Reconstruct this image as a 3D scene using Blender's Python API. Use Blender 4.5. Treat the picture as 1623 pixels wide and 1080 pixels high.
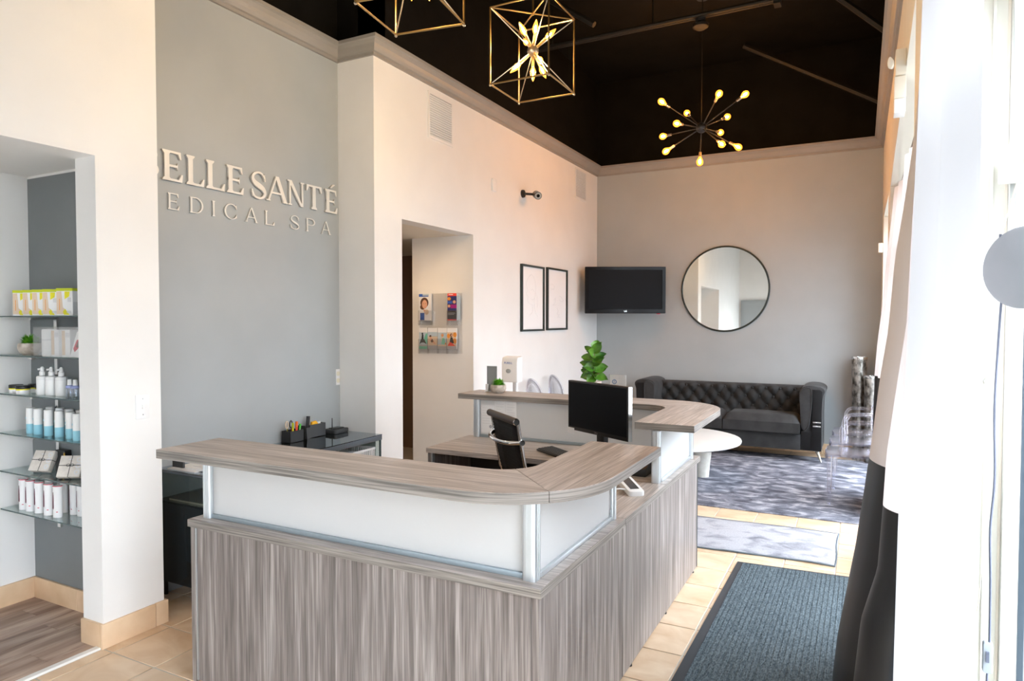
import bpy, bmesh, math, random
from mathutils import Vector, Matrix
PI = math.pi
SC = bpy.context.scene
COL = SC.collection
for o in list(bpy.data.objects):
    bpy.data.objects.remove(o, do_unlink=True)

# ------------------------------------------------------------------ camera, sky, exposure
cam_d = bpy.data.cameras.new('camera'); cam = bpy.data.objects.new('camera', cam_d); COL.objects.link(cam)
cam_d.sensor_width = 36.0; cam_d.lens = 1073.0 / 1623.0 * 36.0; cam_d.clip_start = 0.02
cam.location = (0, 0, 1.655)
cam.rotation_euler = (PI / 2 - math.radians(1.708), 0, math.radians(27.276))
SC.camera = cam
world = bpy.data.worlds.new('sky'); SC.world = world; world.use_nodes = True
bg = world.node_tree.nodes['Background']
bg.inputs['Color'].default_value = (0.875, 0.953, 1.05, 1)
SKY = 18.5          # overcast sky: zenith about three times as bright as the horizon
_nt = world.node_tree; _s = _nt.nodes.new('ShaderNodeSeparateXYZ'); _m = _nt.nodes.new('ShaderNodeMapRange')
_m.inputs['From Min'].default_value = 0.0; _m.inputs['From Max'].default_value = 1.0
_m.inputs['To Min'].default_value = SKY / 3.0; _m.inputs['To Max'].default_value = SKY
_tc = _nt.nodes.new('ShaderNodeTexCoord')
_nt.links.new(_tc.outputs['Generated'], _s.inputs[0]); _nt.links.new(_s.outputs['Z'], _m.inputs['Value']); _nt.links.new(_m.outputs[0], bg.inputs['Strength'])
vs = SC.view_settings
SC.display_settings.display_device = 'sRGB'
vs.view_transform = 'Standard'; vs.look = 'None'; vs.gamma = 1.0; vs.use_curve_mapping = False
vs.exposure = 0.36
SC.cycles.transparent_max_bounces = 24
SC.cycles.max_bounces = 14; SC.cycles.diffuse_bounces = 6; SC.cycles.caustics_reflective = False; SC.cycles.caustics_refractive = False
SC.cycles.sample_clamp_indirect = 12.0

# ------------------------------------------------------------------ materials
def s2l(c):
    return tuple(((v / 255.0) / 12.92 if v <= 10 else (((v / 255.0) + 0.055) / 1.055) ** 2.4) for v in c)
def N(nt, t, **kw):
    n = nt.nodes.new(t)
    for k, v in kw.items():
        setattr(n, k, v)
    return n
def pm(name, rgb, rough=0.6, metal=0.0, spec=0.5, emis=None, es=0.0, alpha=1.0, sheen=0.0, coat=0.0):
    m = bpy.data.materials.new(name); m.use_nodes = True
    b = m.node_tree.nodes['Principled BSDF']
    b.inputs['Base Color'].default_value = (*rgb, 1)
    b.inputs['Roughness'].default_value = rough; b.inputs['Metallic'].default_value = metal
    b.inputs['Specular IOR Level'].default_value = spec; b.inputs['Alpha'].default_value = alpha
    b.inputs['Sheen Weight'].default_value = sheen; b.inputs['Coat Weight'].default_value = coat
    if emis:
        b.inputs['Emission Color'].default_value = (*emis, 1); b.inputs['Emission Strength'].default_value = es
    return m
def noise_mat(name, c1, c2, scale=(5, 5, 5), detail=5, lo=0.35, hi=0.65, rough=0.6, bump=0.0, dist=0.0, spec=0.4, c3=None, metal=0.0,
              fine=None, rnd=0.0, sheen=0.0):
    """two or three tone noise colour in object space, optional second fine layer (scale, amount) and per object variation"""
    m = pm(name, c1, rough, metal, spec, sheen=sheen); nt = m.node_tree; b = nt.nodes['Principled BSDF']
    tc = N(nt, 'ShaderNodeTexCoord'); mp = N(nt, 'ShaderNodeMapping'); mp.inputs['Scale'].default_value = scale
    nt.links.new(tc.outputs['Object'], mp.inputs['Vector'])
    vec = mp.outputs['Vector']
    if rnd:
        oi = N(nt, 'ShaderNodeObjectInfo'); ad = N(nt, 'ShaderNodeVectorMath', operation='ADD')
        ml = N(nt, 'ShaderNodeVectorMath', operation='SCALE'); ml.inputs['Scale'].default_value = 37.0
        cx = N(nt, 'ShaderNodeCombineXYZ')
        for i in range(3): nt.links.new(oi.outputs['Random'], cx.inputs[i])
        nt.links.new(cx.outputs[0], ml.inputs[0]); nt.links.new(vec, ad.inputs[0]); nt.links.new(ml.outputs[0], ad.inputs[1]); vec = ad.outputs[0]
    nz = N(nt, 'ShaderNodeTexNoise'); nz.inputs['Scale'].default_value = 1.0; nz.inputs['Detail'].default_value = detail
    nz.inputs['Distortion'].default_value = dist
    nt.links.new(vec, nz.inputs['Vector'])
    rp = N(nt, 'ShaderNodeValToRGB'); e = rp.color_ramp.elements
    e[0].position = lo; e[0].color = (*c1, 1); e[1].position = hi; e[1].color = (*c2, 1)
    if c3:
        x = e.new((lo + hi) / 2); x.color = (*c3, 1)
    nt.links.new(nz.outputs['Fac'], rp.inputs['Fac']); col = rp.outputs['Color']
    if fine:
        mp2 = N(nt, 'ShaderNodeMapping'); mp2.inputs['Scale'].default_value = fine[0]; nt.links.new(tc.outputs['Object'], mp2.inputs['Vector'])
        n2 = N(nt, 'ShaderNodeTexNoise'); n2.inputs['Scale'].default_value = 1.0; n2.inputs['Detail'].default_value = 4; n2.inputs['Distortion'].default_value = 0.3
        nt.links.new(mp2.outputs['Vector'], n2.inputs['Vector'])
        r2 = N(nt, 'ShaderNodeMapRange'); r2.inputs['From Min'].default_value = 0.3; r2.inputs['From Max'].default_value = 0.7
        r2.inputs['To Min'].default_value = 1 - fine[1]; r2.inputs['To Max'].default_value = 1 + fine[1]
        nt.links.new(n2.outputs['Fac'], r2.inputs['Value'])
        mx = N(nt, 'ShaderNodeVectorMath', operation='SCALE'); nt.links.new(col, mx.inputs[0]); nt.links.new(r2.outputs[0], mx.inputs['Scale']); col = mx.outputs[0]
    if rnd:
        r3 = N(nt, 'ShaderNodeMapRange'); r3.inputs['To Min'].default_value = 1 - rnd; r3.inputs['To Max'].default_value = 1 + rnd
        nt.links.new(oi.outputs['Random'], r3.inputs['Value'])
        m3 = N(nt, 'ShaderNodeVectorMath', operation='SCALE'); nt.links.new(col, m3.inputs[0]); nt.links.new(r3.outputs[0], m3.inputs['Scale']); col = m3.outputs[0]
    nt.links.new(col, b.inputs['Base Color'])
    if bump:
        bp = N(nt, 'ShaderNodeBump'); bp.inputs['Strength'].default_value = bump; bp.inputs['Distance'].default_value = 0.01
        nt.links.new(nz.outputs['Fac'], bp.inputs['Height']); nt.links.new(bp.outputs[0], b.inputs['Normal'])
    return m
def clear_mat(name, tint=(1, 1, 1), edge=(0.9, 0.9, 1.0), face=0.04, graze=0.5, power=2.0, rough=0.02):
    """clear sheet: tinted transparency, more mirror-like and paler towards grazing angles"""
    m = bpy.data.materials.new(name); m.use_nodes = True; nt = m.node_tree; nt.nodes.clear()
    out = N(nt, 'ShaderNodeOutputMaterial'); tr = N(nt, 'ShaderNodeBsdfTransparent'); tr.inputs['Color'].default_value = (*tint, 1)
    gl = N(nt, 'ShaderNodeBsdfGlossy'); gl.inputs['Color'].default_value = (*edge, 1); gl.inputs['Roughness'].default_value = rough
    lw = N(nt, 'ShaderNodeLayerWeight'); lw.inputs['Blend'].default_value = 0.5
    pw = N(nt, 'ShaderNodeMath', operation='POWER'); pw.inputs[1].default_value = power; nt.links.new(lw.outputs['Facing'], pw.inputs[0])
    mr = N(nt, 'ShaderNodeMapRange'); mr.inputs['To Min'].default_value = face; mr.inputs['To Max'].default_value = graze
    nt.links.new(pw.outputs[0], mr.inputs['Value'])
    mx = N(nt, 'ShaderNodeMixShader'); nt.links.new(mr.outputs[0], mx.inputs[0]); nt.links.new(tr.outputs[0], mx.inputs[1]); nt.links.new(gl.outputs[0], mx.inputs[2])
    nt.links.new(mx.outputs[0], out.inputs['Surface'])
    return m
def cloth_mat(name, rgb, trans, tw=0.4, rough=0.9):
    m = bpy.data.materials.new(name); m.use_nodes = True; nt = m.node_tree; nt.nodes.clear()
    out = N(nt, 'ShaderNodeOutputMaterial'); d = N(nt, 'ShaderNodeBsdfDiffuse'); d.inputs['Color'].default_value = (*rgb, 1)
    t = N(nt, 'ShaderNodeBsdfTranslucent'); t.inputs['Color'].default_value = (*trans, 1)
    mx = N(nt, 'ShaderNodeMixShader'); mx.inputs[0].default_value = tw
    nt.links.new(d.outputs[0], mx.inputs[1]); nt.links.new(t.outputs[0], mx.inputs[2]); nt.links.new(mx.outputs[0], out.inputs['Surface'])
    return m
def emit_mat(name, rgb, s):
    m = bpy.data.materials.new(name); m.use_nodes = True; nt = m.node_tree; nt.nodes.clear()
    out = N(nt, 'ShaderNodeOutputMaterial'); e = N(nt, 'ShaderNodeEmission'); e.inputs['Color'].default_value = (*rgb, 1); e.inputs['Strength'].default_value = s
    nt.links.new(e.outputs[0], out.inputs['Surface']); return m

M = {}
M['white_wall'] = noise_mat('white wall paint', (0.81, 0.80, 0.785), (0.835, 0.825, 0.81), (3, 3, 3), rough=0.55, spec=0.3)
M['gray_wall'] = noise_mat('grey wall paint', (0.385, 0.412, 0.425), (0.405, 0.432, 0.445), (3, 3, 3), rough=0.5, spec=0.35)
M['niche_gray'] = noise_mat('dark grey niche paint', (0.185, 0.200, 0.210), (0.200, 0.215, 0.225), (3, 3, 3), rough=0.5, spec=0.35)
M['cream_wall'] = noise_mat('cream wall paint', (0.76, 0.70, 0.60), (0.79, 0.73, 0.63), (3, 3, 3), rough=0.6, spec=0.3)
M['black_paint'] = noise_mat('black ceiling paint', (0.004, 0.0035, 0.003), (0.007, 0.006, 0.005), (4, 4, 4), rough=0.8, spec=0.1)
M['black_pipe'] = pm('black painted pipe', (0.014, 0.012, 0.010), 0.5, spec=0.2)
M['crown'] = noise_mat('taupe moulding paint', (0.30, 0.28, 0.255), (0.33, 0.305, 0.28), (3, 3, 3), rough=0.4, spec=0.4)
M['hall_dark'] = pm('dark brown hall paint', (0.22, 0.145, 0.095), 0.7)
M['grout'] = pm('tile grout', (0.60, 0.55, 0.48), 0.9)
M['tile'] = noise_mat('beige travertine tile', s2l((230, 206, 178)), s2l((208, 174, 138)), (5, 7, 5), 6, 0.30, 0.75, rough=0.33, spec=0.4, dist=0.8, rnd=0.05)
M['base_tile'] = noise_mat('beige base tile', s2l((228, 200, 168)), s2l((210, 176, 140)), (6, 6, 6), 6, 0.3, 0.75, rough=0.4, spec=0.35, rnd=0.04)
M['plank'] = noise_mat('grey brown vinyl plank', s2l((122, 98, 86)), s2l((190, 168, 152)), (9, 1.2, 3), 7, 0.32, 0.68, rough=0.45, spec=0.35, dist=1.2, c3=s2l((156, 132, 117)), rnd=0.12, fine=((90, 4, 5), 0.15))
def wood(name, axis, dark, mid, light, rough=0.42):
    sc = [32.0, 32.0, 32.0]; sc[axis] = 1.3
    fs = [210.0, 210.0, 210.0]; fs[axis] = 4.5
    return noise_mat(name, dark, light, tuple(sc), 8, 0.26, 0.74, rough=rough, spec=0.4, dist=0.7, c3=mid, fine=(tuple(fs), 0.36))
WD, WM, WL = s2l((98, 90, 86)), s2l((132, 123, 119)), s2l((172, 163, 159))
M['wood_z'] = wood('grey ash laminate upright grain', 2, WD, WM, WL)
M['wood_x'] = wood('grey ash laminate long grain', 0, s2l((146, 135, 128)), s2l((174, 163, 156)), s2l((202, 192, 186)), 0.36)
M['wood_y'] = wood('grey ash laminate cross grain', 1, s2l((146, 135, 128)), s2l((174, 163, 156)), s2l((202, 192, 186)), 0.36)
M['edge'] = noise_mat('laminate edge band', s2l((105, 99, 94)), s2l((160, 152, 145)), (3, 3, 160), 3, 0.35, 0.65, rough=0.4, dist=0.1)
M['alu'] = pm('satin aluminium', (0.70, 0.74, 0.77), 0.32, 0.85)
M['frosted'] = cloth_mat('frosted acrylic screen', (0.80, 0.80, 0.80), (0.80, 0.81, 0.82), 0.36)
M['screen_rail'] = pm('blue grey rail', (0.36, 0.42, 0.46), 0.4, 0.5)
M['dark_in'] = pm('dark laminate and duct shade', (0.025, 0.027, 0.03), 0.6)
M['chrome'] = pm('polished chrome', (0.82, 0.83, 0.85), 0.08, 1.0)
M['silver'] = pm('silver metal', (0.75, 0.75, 0.74), 0.2, 1.0)
M['steel_leg'] = pm('pale gold metal', (0.80, 0.77, 0.68), 0.2, 0.9)
M['black'] = pm('black plastic', (0.012, 0.012, 0.013), 0.4)
M['black_gloss'] = pm('glossy black', (0.005, 0.005, 0.006), 0.18, spec=0.14)
M['screen'] = pm('dark screen', (0.007, 0.008, 0.010), 0.34, spec=0.08)
M['black_mesh'] = noise_mat('black mesh fabric', (0.008, 0.008, 0.009), (0.022, 0.022, 0.024), (300, 300, 300), 2, rough=0.7, spec=0.25)
M['brown_roll'] = pm('dark brown leather roll', (0.035, 0.024, 0.02), 0.5)
M['white_plastic'] = pm('white plastic', (0.85, 0.85, 0.85), 0.35)
M['white_paper'] = pm('white paper', (0.86, 0.86, 0.87), 0.8, spec=0.2)
M['ivory'] = pm('ivory plastic', (0.80, 0.76, 0.62), 0.4)
M['grey_ink'] = pm('grey ink', (0.45, 0.46, 0.50), 0.8)
M['pale_ink'] = pm('pale grey ink', (0.70, 0.70, 0.72), 0.8)
M['blue_ink'] = pm('blue ink', (0.03, 0.10, 0.42), 0.6)
M['steel_blue'] = pm('dusty blue print', (0.12, 0.25, 0.45), 0.6)
M['frame_black'] = pm('black frame', (0.012, 0.022, 0.020), 0.4)
M['glass'] = clear_mat('window glass', (0.97, 0.98, 0.98), (1, 1, 1), 0.03, 0.6, 3.0)
M['shelf_glass'] = clear_mat('greenish shelf glass', (0.88, 0.93, 0.92), (0.9, 0.95, 0.95), 0.06, 0.75, 3.0)
M['glass_edge'] = pm('dark green glass edge', (0.05, 0.085, 0.085), 0.15, spec=0.6)
M['acrylic'] = clear_mat('clear acrylic', (0.985, 0.985, 0.995), (0.92, 0.92, 1.0), 0.05, 0.85, 1.5, 0.22)
M['acrylic_thin'] = clear_mat('thin clear acrylic', (0.97, 0.97, 0.97), (0.9, 0.9, 0.9), 0.05, 0.6, 2.5)
M['mirror'] = pm('mirror glass', (0.92, 0.92, 0.90), 0.015, 1.0)
M['velvet'] = noise_mat('charcoal velvet', (0.034, 0.034, 0.035), (0.052, 0.052, 0.053), (7, 7, 7), 4, rough=0.8, spec=0.15, sheen=0.08)
M['velvet_black'] = pm('black velvet panel', (0.012, 0.012, 0.013), 0.7, spec=0.2)
M['table_white'] = noise_mat('white table lacquer', (0.80, 0.80, 0.78), (0.83, 0.83, 0.81), (4, 4, 4), rough=0.35)
M['stone_leg'] = noise_mat('pale plaster leg', (0.72, 0.70, 0.62), (0.80, 0.78, 0.72), (20, 20, 20), rough=0.7)
M['vase'] = noise_mat('hammered silver glaze', (0.10, 0.095, 0.085), (0.55, 0.52, 0.48), (28, 28, 16), 6, 0.35, 0.68, rough=0.3, metal=0.75, bump=0.3)
M['rug'] = noise_mat('distressed slate rug', s2l((80, 82, 92)), s2l((186, 186, 195)), (6.0, 9.5, 4), 11, 0.33, 0.70, rough=0.95, spec=0.1, dist=0.7, c3=s2l((122, 124, 135)), fine=((90, 150, 10), 0.22))
M['runner'] = noise_mat('pale distressed runner', s2l((172, 172, 178)), s2l((100, 103, 113)), (5, 7, 4), 9, 0.48, 0.78, rough=0.95, spec=0.1, dist=0.8, fine=((90, 90, 10), 0.12))
M['runner_edge'] = pm('slate binding', s2l((96, 106, 114)), 0.9)
M['mat'] = noise_mat('charcoal ribbed carpet', s2l((54, 64, 70)), s2l((106, 117, 123)), (160, 60, 60), 3, 0.3, 0.7, rough=0.95, spec=0.1, bump=0.4)
M['rubber'] = pm('dark rubber edge', s2l((52, 54, 58)), 0.7)
M['curtain_white'] = cloth_mat('white curtain cloth', (0.80, 0.76, 0.76), (0.62, 0.55, 0.55), 0.28)
M['curtain_black'] = pm('charcoal satin curtain', (0.013, 0.014, 0.016), 0.45, spec=0.35)
M['sheer'] = cloth_mat('white sheer cloth', (0.60, 0.60, 0.615), (0.50, 0.50, 0.52), 0.35)
M['win_frame'] = pm('white window frame', (0.82, 0.83, 0.80), 0.4)
M['jamb'] = pm('cream window jamb', (0.78, 0.77, 0.70), 0.5)
M['mullion'] = pm('dark window gasket', (0.05, 0.07, 0.09), 0.4)
M['disc'] = noise_mat('brushed grey plastic', (0.20, 0.205, 0.215), (0.23, 0.235, 0.245), (4, 4, 4), rough=0.45)
M['cord_dark'] = pm('slate cord', (0.10, 0.11, 0.15), 0.5)
M['cord_beige'] = pm('beige cord', (0.70, 0.64, 0.50), 0.7)
M['switch_gray'] = pm('grey switch', (0.30, 0.33, 0.36), 0.4)
M['brass'] = pm('antique brass', (0.30, 0.18, 0.06), 0.32, 1.0)
M['sleeve'] = pm('gilt candle sleeve', (0.28, 0.17, 0.05), 0.45, 0.6)
M['nickel'] = pm('warm nickel', (0.50, 0.42, 0.32), 0.3, 1.0)
M['amber'] = clear_mat('amber bulb glass', (1.0, 0.66, 0.30), (1.0, 0.75, 0.4), 0.05, 0.35, 2.0)
M['amber_pale'] = clear_mat('pale amber bulb glass', (1.0, 0.90, 0.72), (1.0, 0.8, 0.5), 0.05, 0.35, 2.0)
def glow(m, rgb, st):
    nt = m.node_tree; out = [n for n in nt.nodes if n.type == 'OUTPUT_MATERIAL'][0]; old = out.inputs['Surface'].links[0].from_socket
    e = N(nt, 'ShaderNodeEmission'); e.inputs['Color'].default_value = (*rgb, 1); e.inputs['Strength'].default_value = st
    a = N(nt, 'ShaderNodeAddShader'); nt.links.new(old, a.inputs[0]); nt.links.new(e.outputs[0], a.inputs[1]); nt.links.new(a.outputs[0], out.inputs['Surface'])
glow(M['amber'], (1.0, 0.40, 0.04), 1.5); glow(M['amber_pale'], (1.0, 0.42, 0.05), 1.5)
M['filament'] = emit_mat('glowing filament', (1.0, 0.62, 0.28), LAMP_E := 640.0)
M['filament_pale'] = emit_mat('glowing candle filament', (1.0, 0.80, 0.56), LAMP_E * 2.3)
M['fill_downlight'] = emit_mat('warm downlight', (1.0, 0.66, 0.36), DOWN_E := 380.0)
M['leaf'] = noise_mat('fig leaf green', s2l((48, 100, 30)), s2l((110, 160, 50)), (14, 14, 14), 3, 0.35, 0.7, rough=0.35, spec=0.45)
M['grass'] = noise_mat('bright artificial grass', s2l((58, 140, 24)), s2l((130, 200, 50)), (40, 40, 40), 2, rough=0.5)
M['stem'] = pm('brown stem', s2l((120, 100, 66)), 0.7)
M['stone_pot'] = noise_mat('pale stone pot', s2l((206, 196, 184)), s2l((168, 156, 144)), (30, 30, 30), 5, rough=0.8, bump=0.15)
M['pink_pot'] = pm('blush white pot', s2l((240, 222, 214)), 0.5)
M['case_dark'] = pm('dark blue glass cabinet', (0.012, 0.018, 0.022), 0.12, spec=0.5)
M['case_top'] = clear_mat('smoked glass top', (0.30, 0.34, 0.36), (0.8, 0.85, 0.88), 0.10, 0.95, 2.0)
M['case_glass'] = clear_mat('cabinet side glass', (0.80, 0.86, 0.85), (0.8, 0.86, 0.88), 0.06, 0.7, 3.0)
M['case_rail'] = pm('gunmetal rail', (0.16, 0.19, 0.22), 0.3, 0.6)
M['yellow'] = pm('yellow print', s2l((232, 224, 40)), 0.5)
M['lime'] = pm('lime print', s2l((196, 208, 30)), 0.5)
M['aqua'] = pm('aqua print', s2l((150, 208, 226)), 0.5)
M['red'] = pm('red print', s2l((206, 40, 70)), 0.5)
M['plum'] = pm('plum print', s2l((96, 40, 60)), 0.5)
M['frost_bottle'] = clear_mat('clear bottle', (0.90, 0.92, 0.95), (0.8, 0.82, 0.9), 0.12, 0.7, 1.5)
M['lilac'] = pm('lilac band', s2l((150, 160, 206)), 0.5)
M['gift'] = noise_mat('cream gift paper', s2l((224, 216, 208)), s2l((206, 198, 190)), (30, 30, 30), rough=0.7)
M['gold'] = pm('gold ribbon', (0.55, 0.36, 0.08), 0.35, 0.8)
M['orange'] = pm('orange plastic', s2l((240, 110, 30)), 0.5)
M['amber_note'] = pm('amber yellow note', s2l((250, 184, 30)), 0.6)
M['green'] = pm('green plastic', s2l((70, 190, 60)), 0.5)
M['charcoal'] = pm('charcoal plastic', (0.045, 0.047, 0.05), 0.5)
M['mid_gray'] = pm('mid grey card', (0.33, 0.34, 0.33), 0.6)
M['skin'] = pm('skin tone print', s2l((226, 172, 140)), 0.6)
M['hair'] = pm('brown print', s2l((96, 64, 48)), 0.6)
M['navy'] = pm('navy print', s2l((40, 48, 110)), 0.6)
M['royal'] = pm('royal blue print', s2l((56, 100, 190)), 0.6)
M['purple'] = pm('purple print', s2l((74, 48, 110)), 0.6)
M['magenta'] = pm('magenta print', s2l((176, 30, 130)), 0.6)
M['vermilion'] = pm('vermilion print', s2l((236, 70, 50)), 0.6)
M['teal'] = pm('teal print', s2l((120, 196, 176)), 0.6)
M['sky_print'] = pm('sky print', s2l((190, 206, 216)), 0.6)
M['sand_print'] = pm('sand print', s2l((222, 200, 176)), 0.6)
M['dark_print'] = pm('dark print', s2l((50, 52, 58)), 0.6)
M['orange_print'] = pm('orange print', s2l((230, 150, 60)), 0.6)
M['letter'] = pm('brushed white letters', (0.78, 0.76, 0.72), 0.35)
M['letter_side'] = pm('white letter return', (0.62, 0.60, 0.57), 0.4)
M['smoke'] = pm('dark metal housing', (0.03, 0.03, 0.032), 0.35, 0.3)
M['grey_door'] = pm('grey door paint', (0.33, 0.35, 0.36), 0.5)
M['pavement'] = noise_mat('pale pavement', (0.13, 0.13, 0.13), (0.17, 0.17, 0.168), (2, 2, 2), rough=0.9)
M['threshold'] = pm('white threshold strip', (0.80, 0.79, 0.76), 0.4)
M['tan_plastic'] = pm('off white plastic', (0.78, 0.72, 0.62), 0.5)

# ------------------------------------------------------------------ mesh builder
class MB:
    def __init__(s): s.v = []; s.f = []; s.mi = []; s.cur = 0
    def mat(s, i): s.cur = i; return s
    def add(s, vs, fs):
        k = len(s.v); s.v += [tuple(p) for p in vs]; s.f += [tuple(i + k for i in f) for f in fs]; s.mi += [s.cur] * len(fs); return s
    def box(s, x0, x1, y0, y1, z0, z1):
        if x0 > x1: x0, x1 = x1, x0
        if y0 > y1: y0, y1 = y1, y0
        if z0 > z1: z0, z1 = z1, z0
        return s.add([(x0, y0, z0), (x1, y0, z0), (x1, y1, z0), (x0, y1, z0), (x0, y0, z1), (x1, y0, z1), (x1, y1, z1), (x0, y1, z1)],
                     [(0, 3, 2, 1), (4, 5, 6, 7), (0, 1, 5, 4), (1, 2, 6, 5), (2, 3, 7, 6), (3, 0, 4, 7)])
    def quad(s, a, b, c, d): return s.add([a, b, c, d], [(0, 1, 2, 3)])
    def prism(s, poly, a0, a1, fn=lambda u, v, w: (u, v, w)):
        """poly: (u, v) outline counter-clockwise, extruded along w from a0 to a1; fn maps (u, v, w) to xyz"""
        n = len(poly)
        vs = [fn(u, v, a0) for u, v in poly] + [fn(u, v, a1) for u, v in poly]
        fs = [tuple(range(n - 1, -1, -1)), tuple(range(n, 2 * n))] + [(i, (i + 1) % n, n + (i + 1) % n, n + i) for i in range(n)]
        return s.add(vs, fs)
    def frustum(s, p0, p1, r0, r1, n=12, caps=True):
        p0 = Vector(p0); p1 = Vector(p1); d = (p1 - p0).normalized()
        a = Vector((0, 0, 1)) if abs(d.z) < 0.9 else Vector((1, 0, 0))
        u = d.cross(a).normalized(); w = d.cross(u)
        vs = []
        for p, r in ((p0, r0), (p1, r1)):
            for i in range(n):
                t = 2 * PI * i / n; vs.append(p + u * (r * math.cos(t)) + w * (r * math.sin(t)))
        fs = [(i, n + i, n + (i + 1) % n, (i + 1) % n) for i in range(n)]
        if caps: fs += [tuple(range(n)), tuple(range(2 * n - 1, n - 1, -1))]
        return s.add(vs, fs)
    def tube(s, pts, r, n=8, closed=False):
        pts = [Vector(p) for p in pts]; m = len(pts)
        rs = r if isinstance(r, (list, tuple)) else [r] * m
        d0 = (pts[1] - pts[0]).normalized(); a = Vector((0, 0, 1)) if abs(d0.z) < 0.9 else Vector((1, 0, 0))
        u = d0.cross(a).normalized(); vs = []
        for i in range(m):
            if closed: d = pts[(i + 1) % m] - pts[i - 1]
            else: d = pts[min(i + 1, m - 1)] - pts[max(i - 1, 0)]
            d.normalize(); u = (u - d * u.dot(d)); u.normalize(); w = d.cross(u)
            for k in range(n):
                t = 2 * PI * k / n; vs.append(pts[i] + u * (rs[i] * math.cos(t)) + w * (rs[i] * math.sin(t)))
        fs = []
        for i in range(m if closed else m - 1):
            j = (i + 1) % m
            fs += [(i * n + k, i * n + (k + 1) % n, j * n + (k + 1) % n, j * n + k) for k in range(n)]
        if not closed: fs += [tuple(range(n - 1, -1, -1)), tuple(range((m - 1) * n, m * n))]
        return s.add(vs, fs)
    def lathe(s, prof, c=(0, 0, 0), n=20, fn=None, cap=True):
        """prof: (radius, height) from bottom to top around the vertical through c"""
        vs = []; fs = []
        for r, z in prof:
            for k in range(n):
                t = 2 * PI * k / n; p = (r * math.cos(t), r * math.sin(t), z)
                if fn: p = fn(*p)
                vs.append((p[0] + c[0], p[1] + c[1], p[2] + c[2]))
        for i in range(len(prof) - 1):
            fs += [(i * n + k, i * n + (k + 1) % n, (i + 1) * n + (k + 1) % n, (i + 1) * n + k) for k in range(n)]
        if cap and prof[0][0] > 1e-6: fs.append(tuple(range(n - 1, -1, -1)))
        if cap and prof[-1][0] > 1e-6: fs.append(tuple(range((len(prof) - 1) * n, len(prof) * n)))
        return s.add(vs, fs)
    def grid(s, nu, nv, fn):
        k = [fn(i / nu, j / nv) for j in range(nv + 1) for i in range(nu + 1)]; w = nu + 1
        return s.add(k, [(j * w + i, j * w + i + 1, (j + 1) * w + i + 1, (j + 1) * w + i) for j in range(nv) for i in range(nu)])
    def sphere(s, c, r, n=14, m=8, sc=(1, 1, 1)):
        prof = [(max(1e-7, r * math.sin(PI * i / m)), -r * math.cos(PI * i / m)) for i in range(m + 1)]
        return s.lathe(prof, c, n, fn=lambda x, y, z: (x * sc[0], y * sc[1], z * sc[2]))
    def obj(s, name, mats, parent=None, bevel=0.0, smooth=None, seg=2, local=False, solid=0.0):
        """links the mesh as ONE object; coordinates are world ones unless local is set"""
        if not isinstance(mats, (list, tuple)): mats = [mats]
        me = bpy.data.meshes.new(name)
        vs = s.v
        if parent is not None and not local:
            inv = parent_matrix(parent).inverted(); vs = [tuple(inv @ Vector(p)) for p in vs]
        me.from_pydata(vs, [], s.f)
        for m in mats: me.materials.append(M[m] if isinstance(m, str) else m)
        if len(mats) > 1: me.polygons.foreach_set('material_index', s.mi)
        bm = bmesh.new(); bm.from_mesh(me); bmesh.ops.remove_doubles(bm, verts=bm.verts, dist=1e-6)
        bmesh.ops.dissolve_degenerate(bm, edges=bm.edges, dist=1e-7)
        bmesh.ops.recalc_face_normals(bm, faces=bm.faces)
        if bevel:
            es = [e for e in bm.edges if len(e.link_faces) == 2 and e.calc_face_angle(0) > 0.6]
            bmesh.ops.bevel(bm, geom=es, offset=bevel, segments=seg, affect='EDGES', profile=0.6, clamp_overlap=True)
            if smooth is None: smooth = 40
        bm.to_mesh(me); bm.free()
        if smooth:
            me.polygons.foreach_set('use_smooth', [True] * len(me.polygons)); me.set_sharp_from_angle(angle=math.radians(smooth))
        me.update()
        o = bpy.data.objects.new(name, me); COL.objects.link(o)
        if parent is not None: o.parent = parent
        if solid:
            md = o.modifiers.new('thickness', 'SOLIDIFY'); md.thickness = solid; md.offset = 0
        return o
def parent_matrix(p):
    m = Matrix.Translation(p.location) @ Matrix.Rotation(p.rotation_euler[2], 4, 'Z')
    return parent_matrix(p.parent) @ m if p.parent else m
def tag(o, label, cat, group=None, kind=None):
    if label: o['label'] = label
    if cat: o['category'] = cat
    if group: o['group'] = group
    if kind: o['kind'] = kind
    return o
def thing(name, label, cat, loc=(0, 0, 0), rz=0.0, group=None):
    o = bpy.data.objects.new(name, None); COL.objects.link(o); o.empty_display_size = 0.1
    o.location = loc; o.rotation_euler = (0, 0, rz); return tag(o, label, cat, group)
def dup(root, loc, rz=None, label=None, group=None):
    r = root.copy(); COL.objects.link(r); r.location = loc
    if rz is not None: r.rotation_euler = (0, 0, rz)
    if label: r['label'] = label
    if group: r['group'] = group
    for ch in list(root.children):
        c = ch.copy(); COL.objects.link(c); c.parent = r
        for g in ch.children:
            d = g.copy(); COL.objects.link(d); d.parent = c
    return r
def struct(o, label=None):
    o['kind'] = 'structure'
    if label: o['label'] = label
    return o
def lab(o, t): o['label'] = t; return o
def rnd_rect(x0, x1, y0, y1, r, n=5):
    out = []
    for cx, cy, a in ((x1 - r, y0 + r, -PI / 2), (x1 - r, y1 - r, 0), (x0 + r, y1 - r, PI / 2), (x0 + r, y0 + r, PI)):
        out += [(cx + r * math.cos(a + PI / 2 * i / n), cy + r * math.sin(a + PI / 2 * i / n)) for i in range(n + 1)]
    return out
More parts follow.
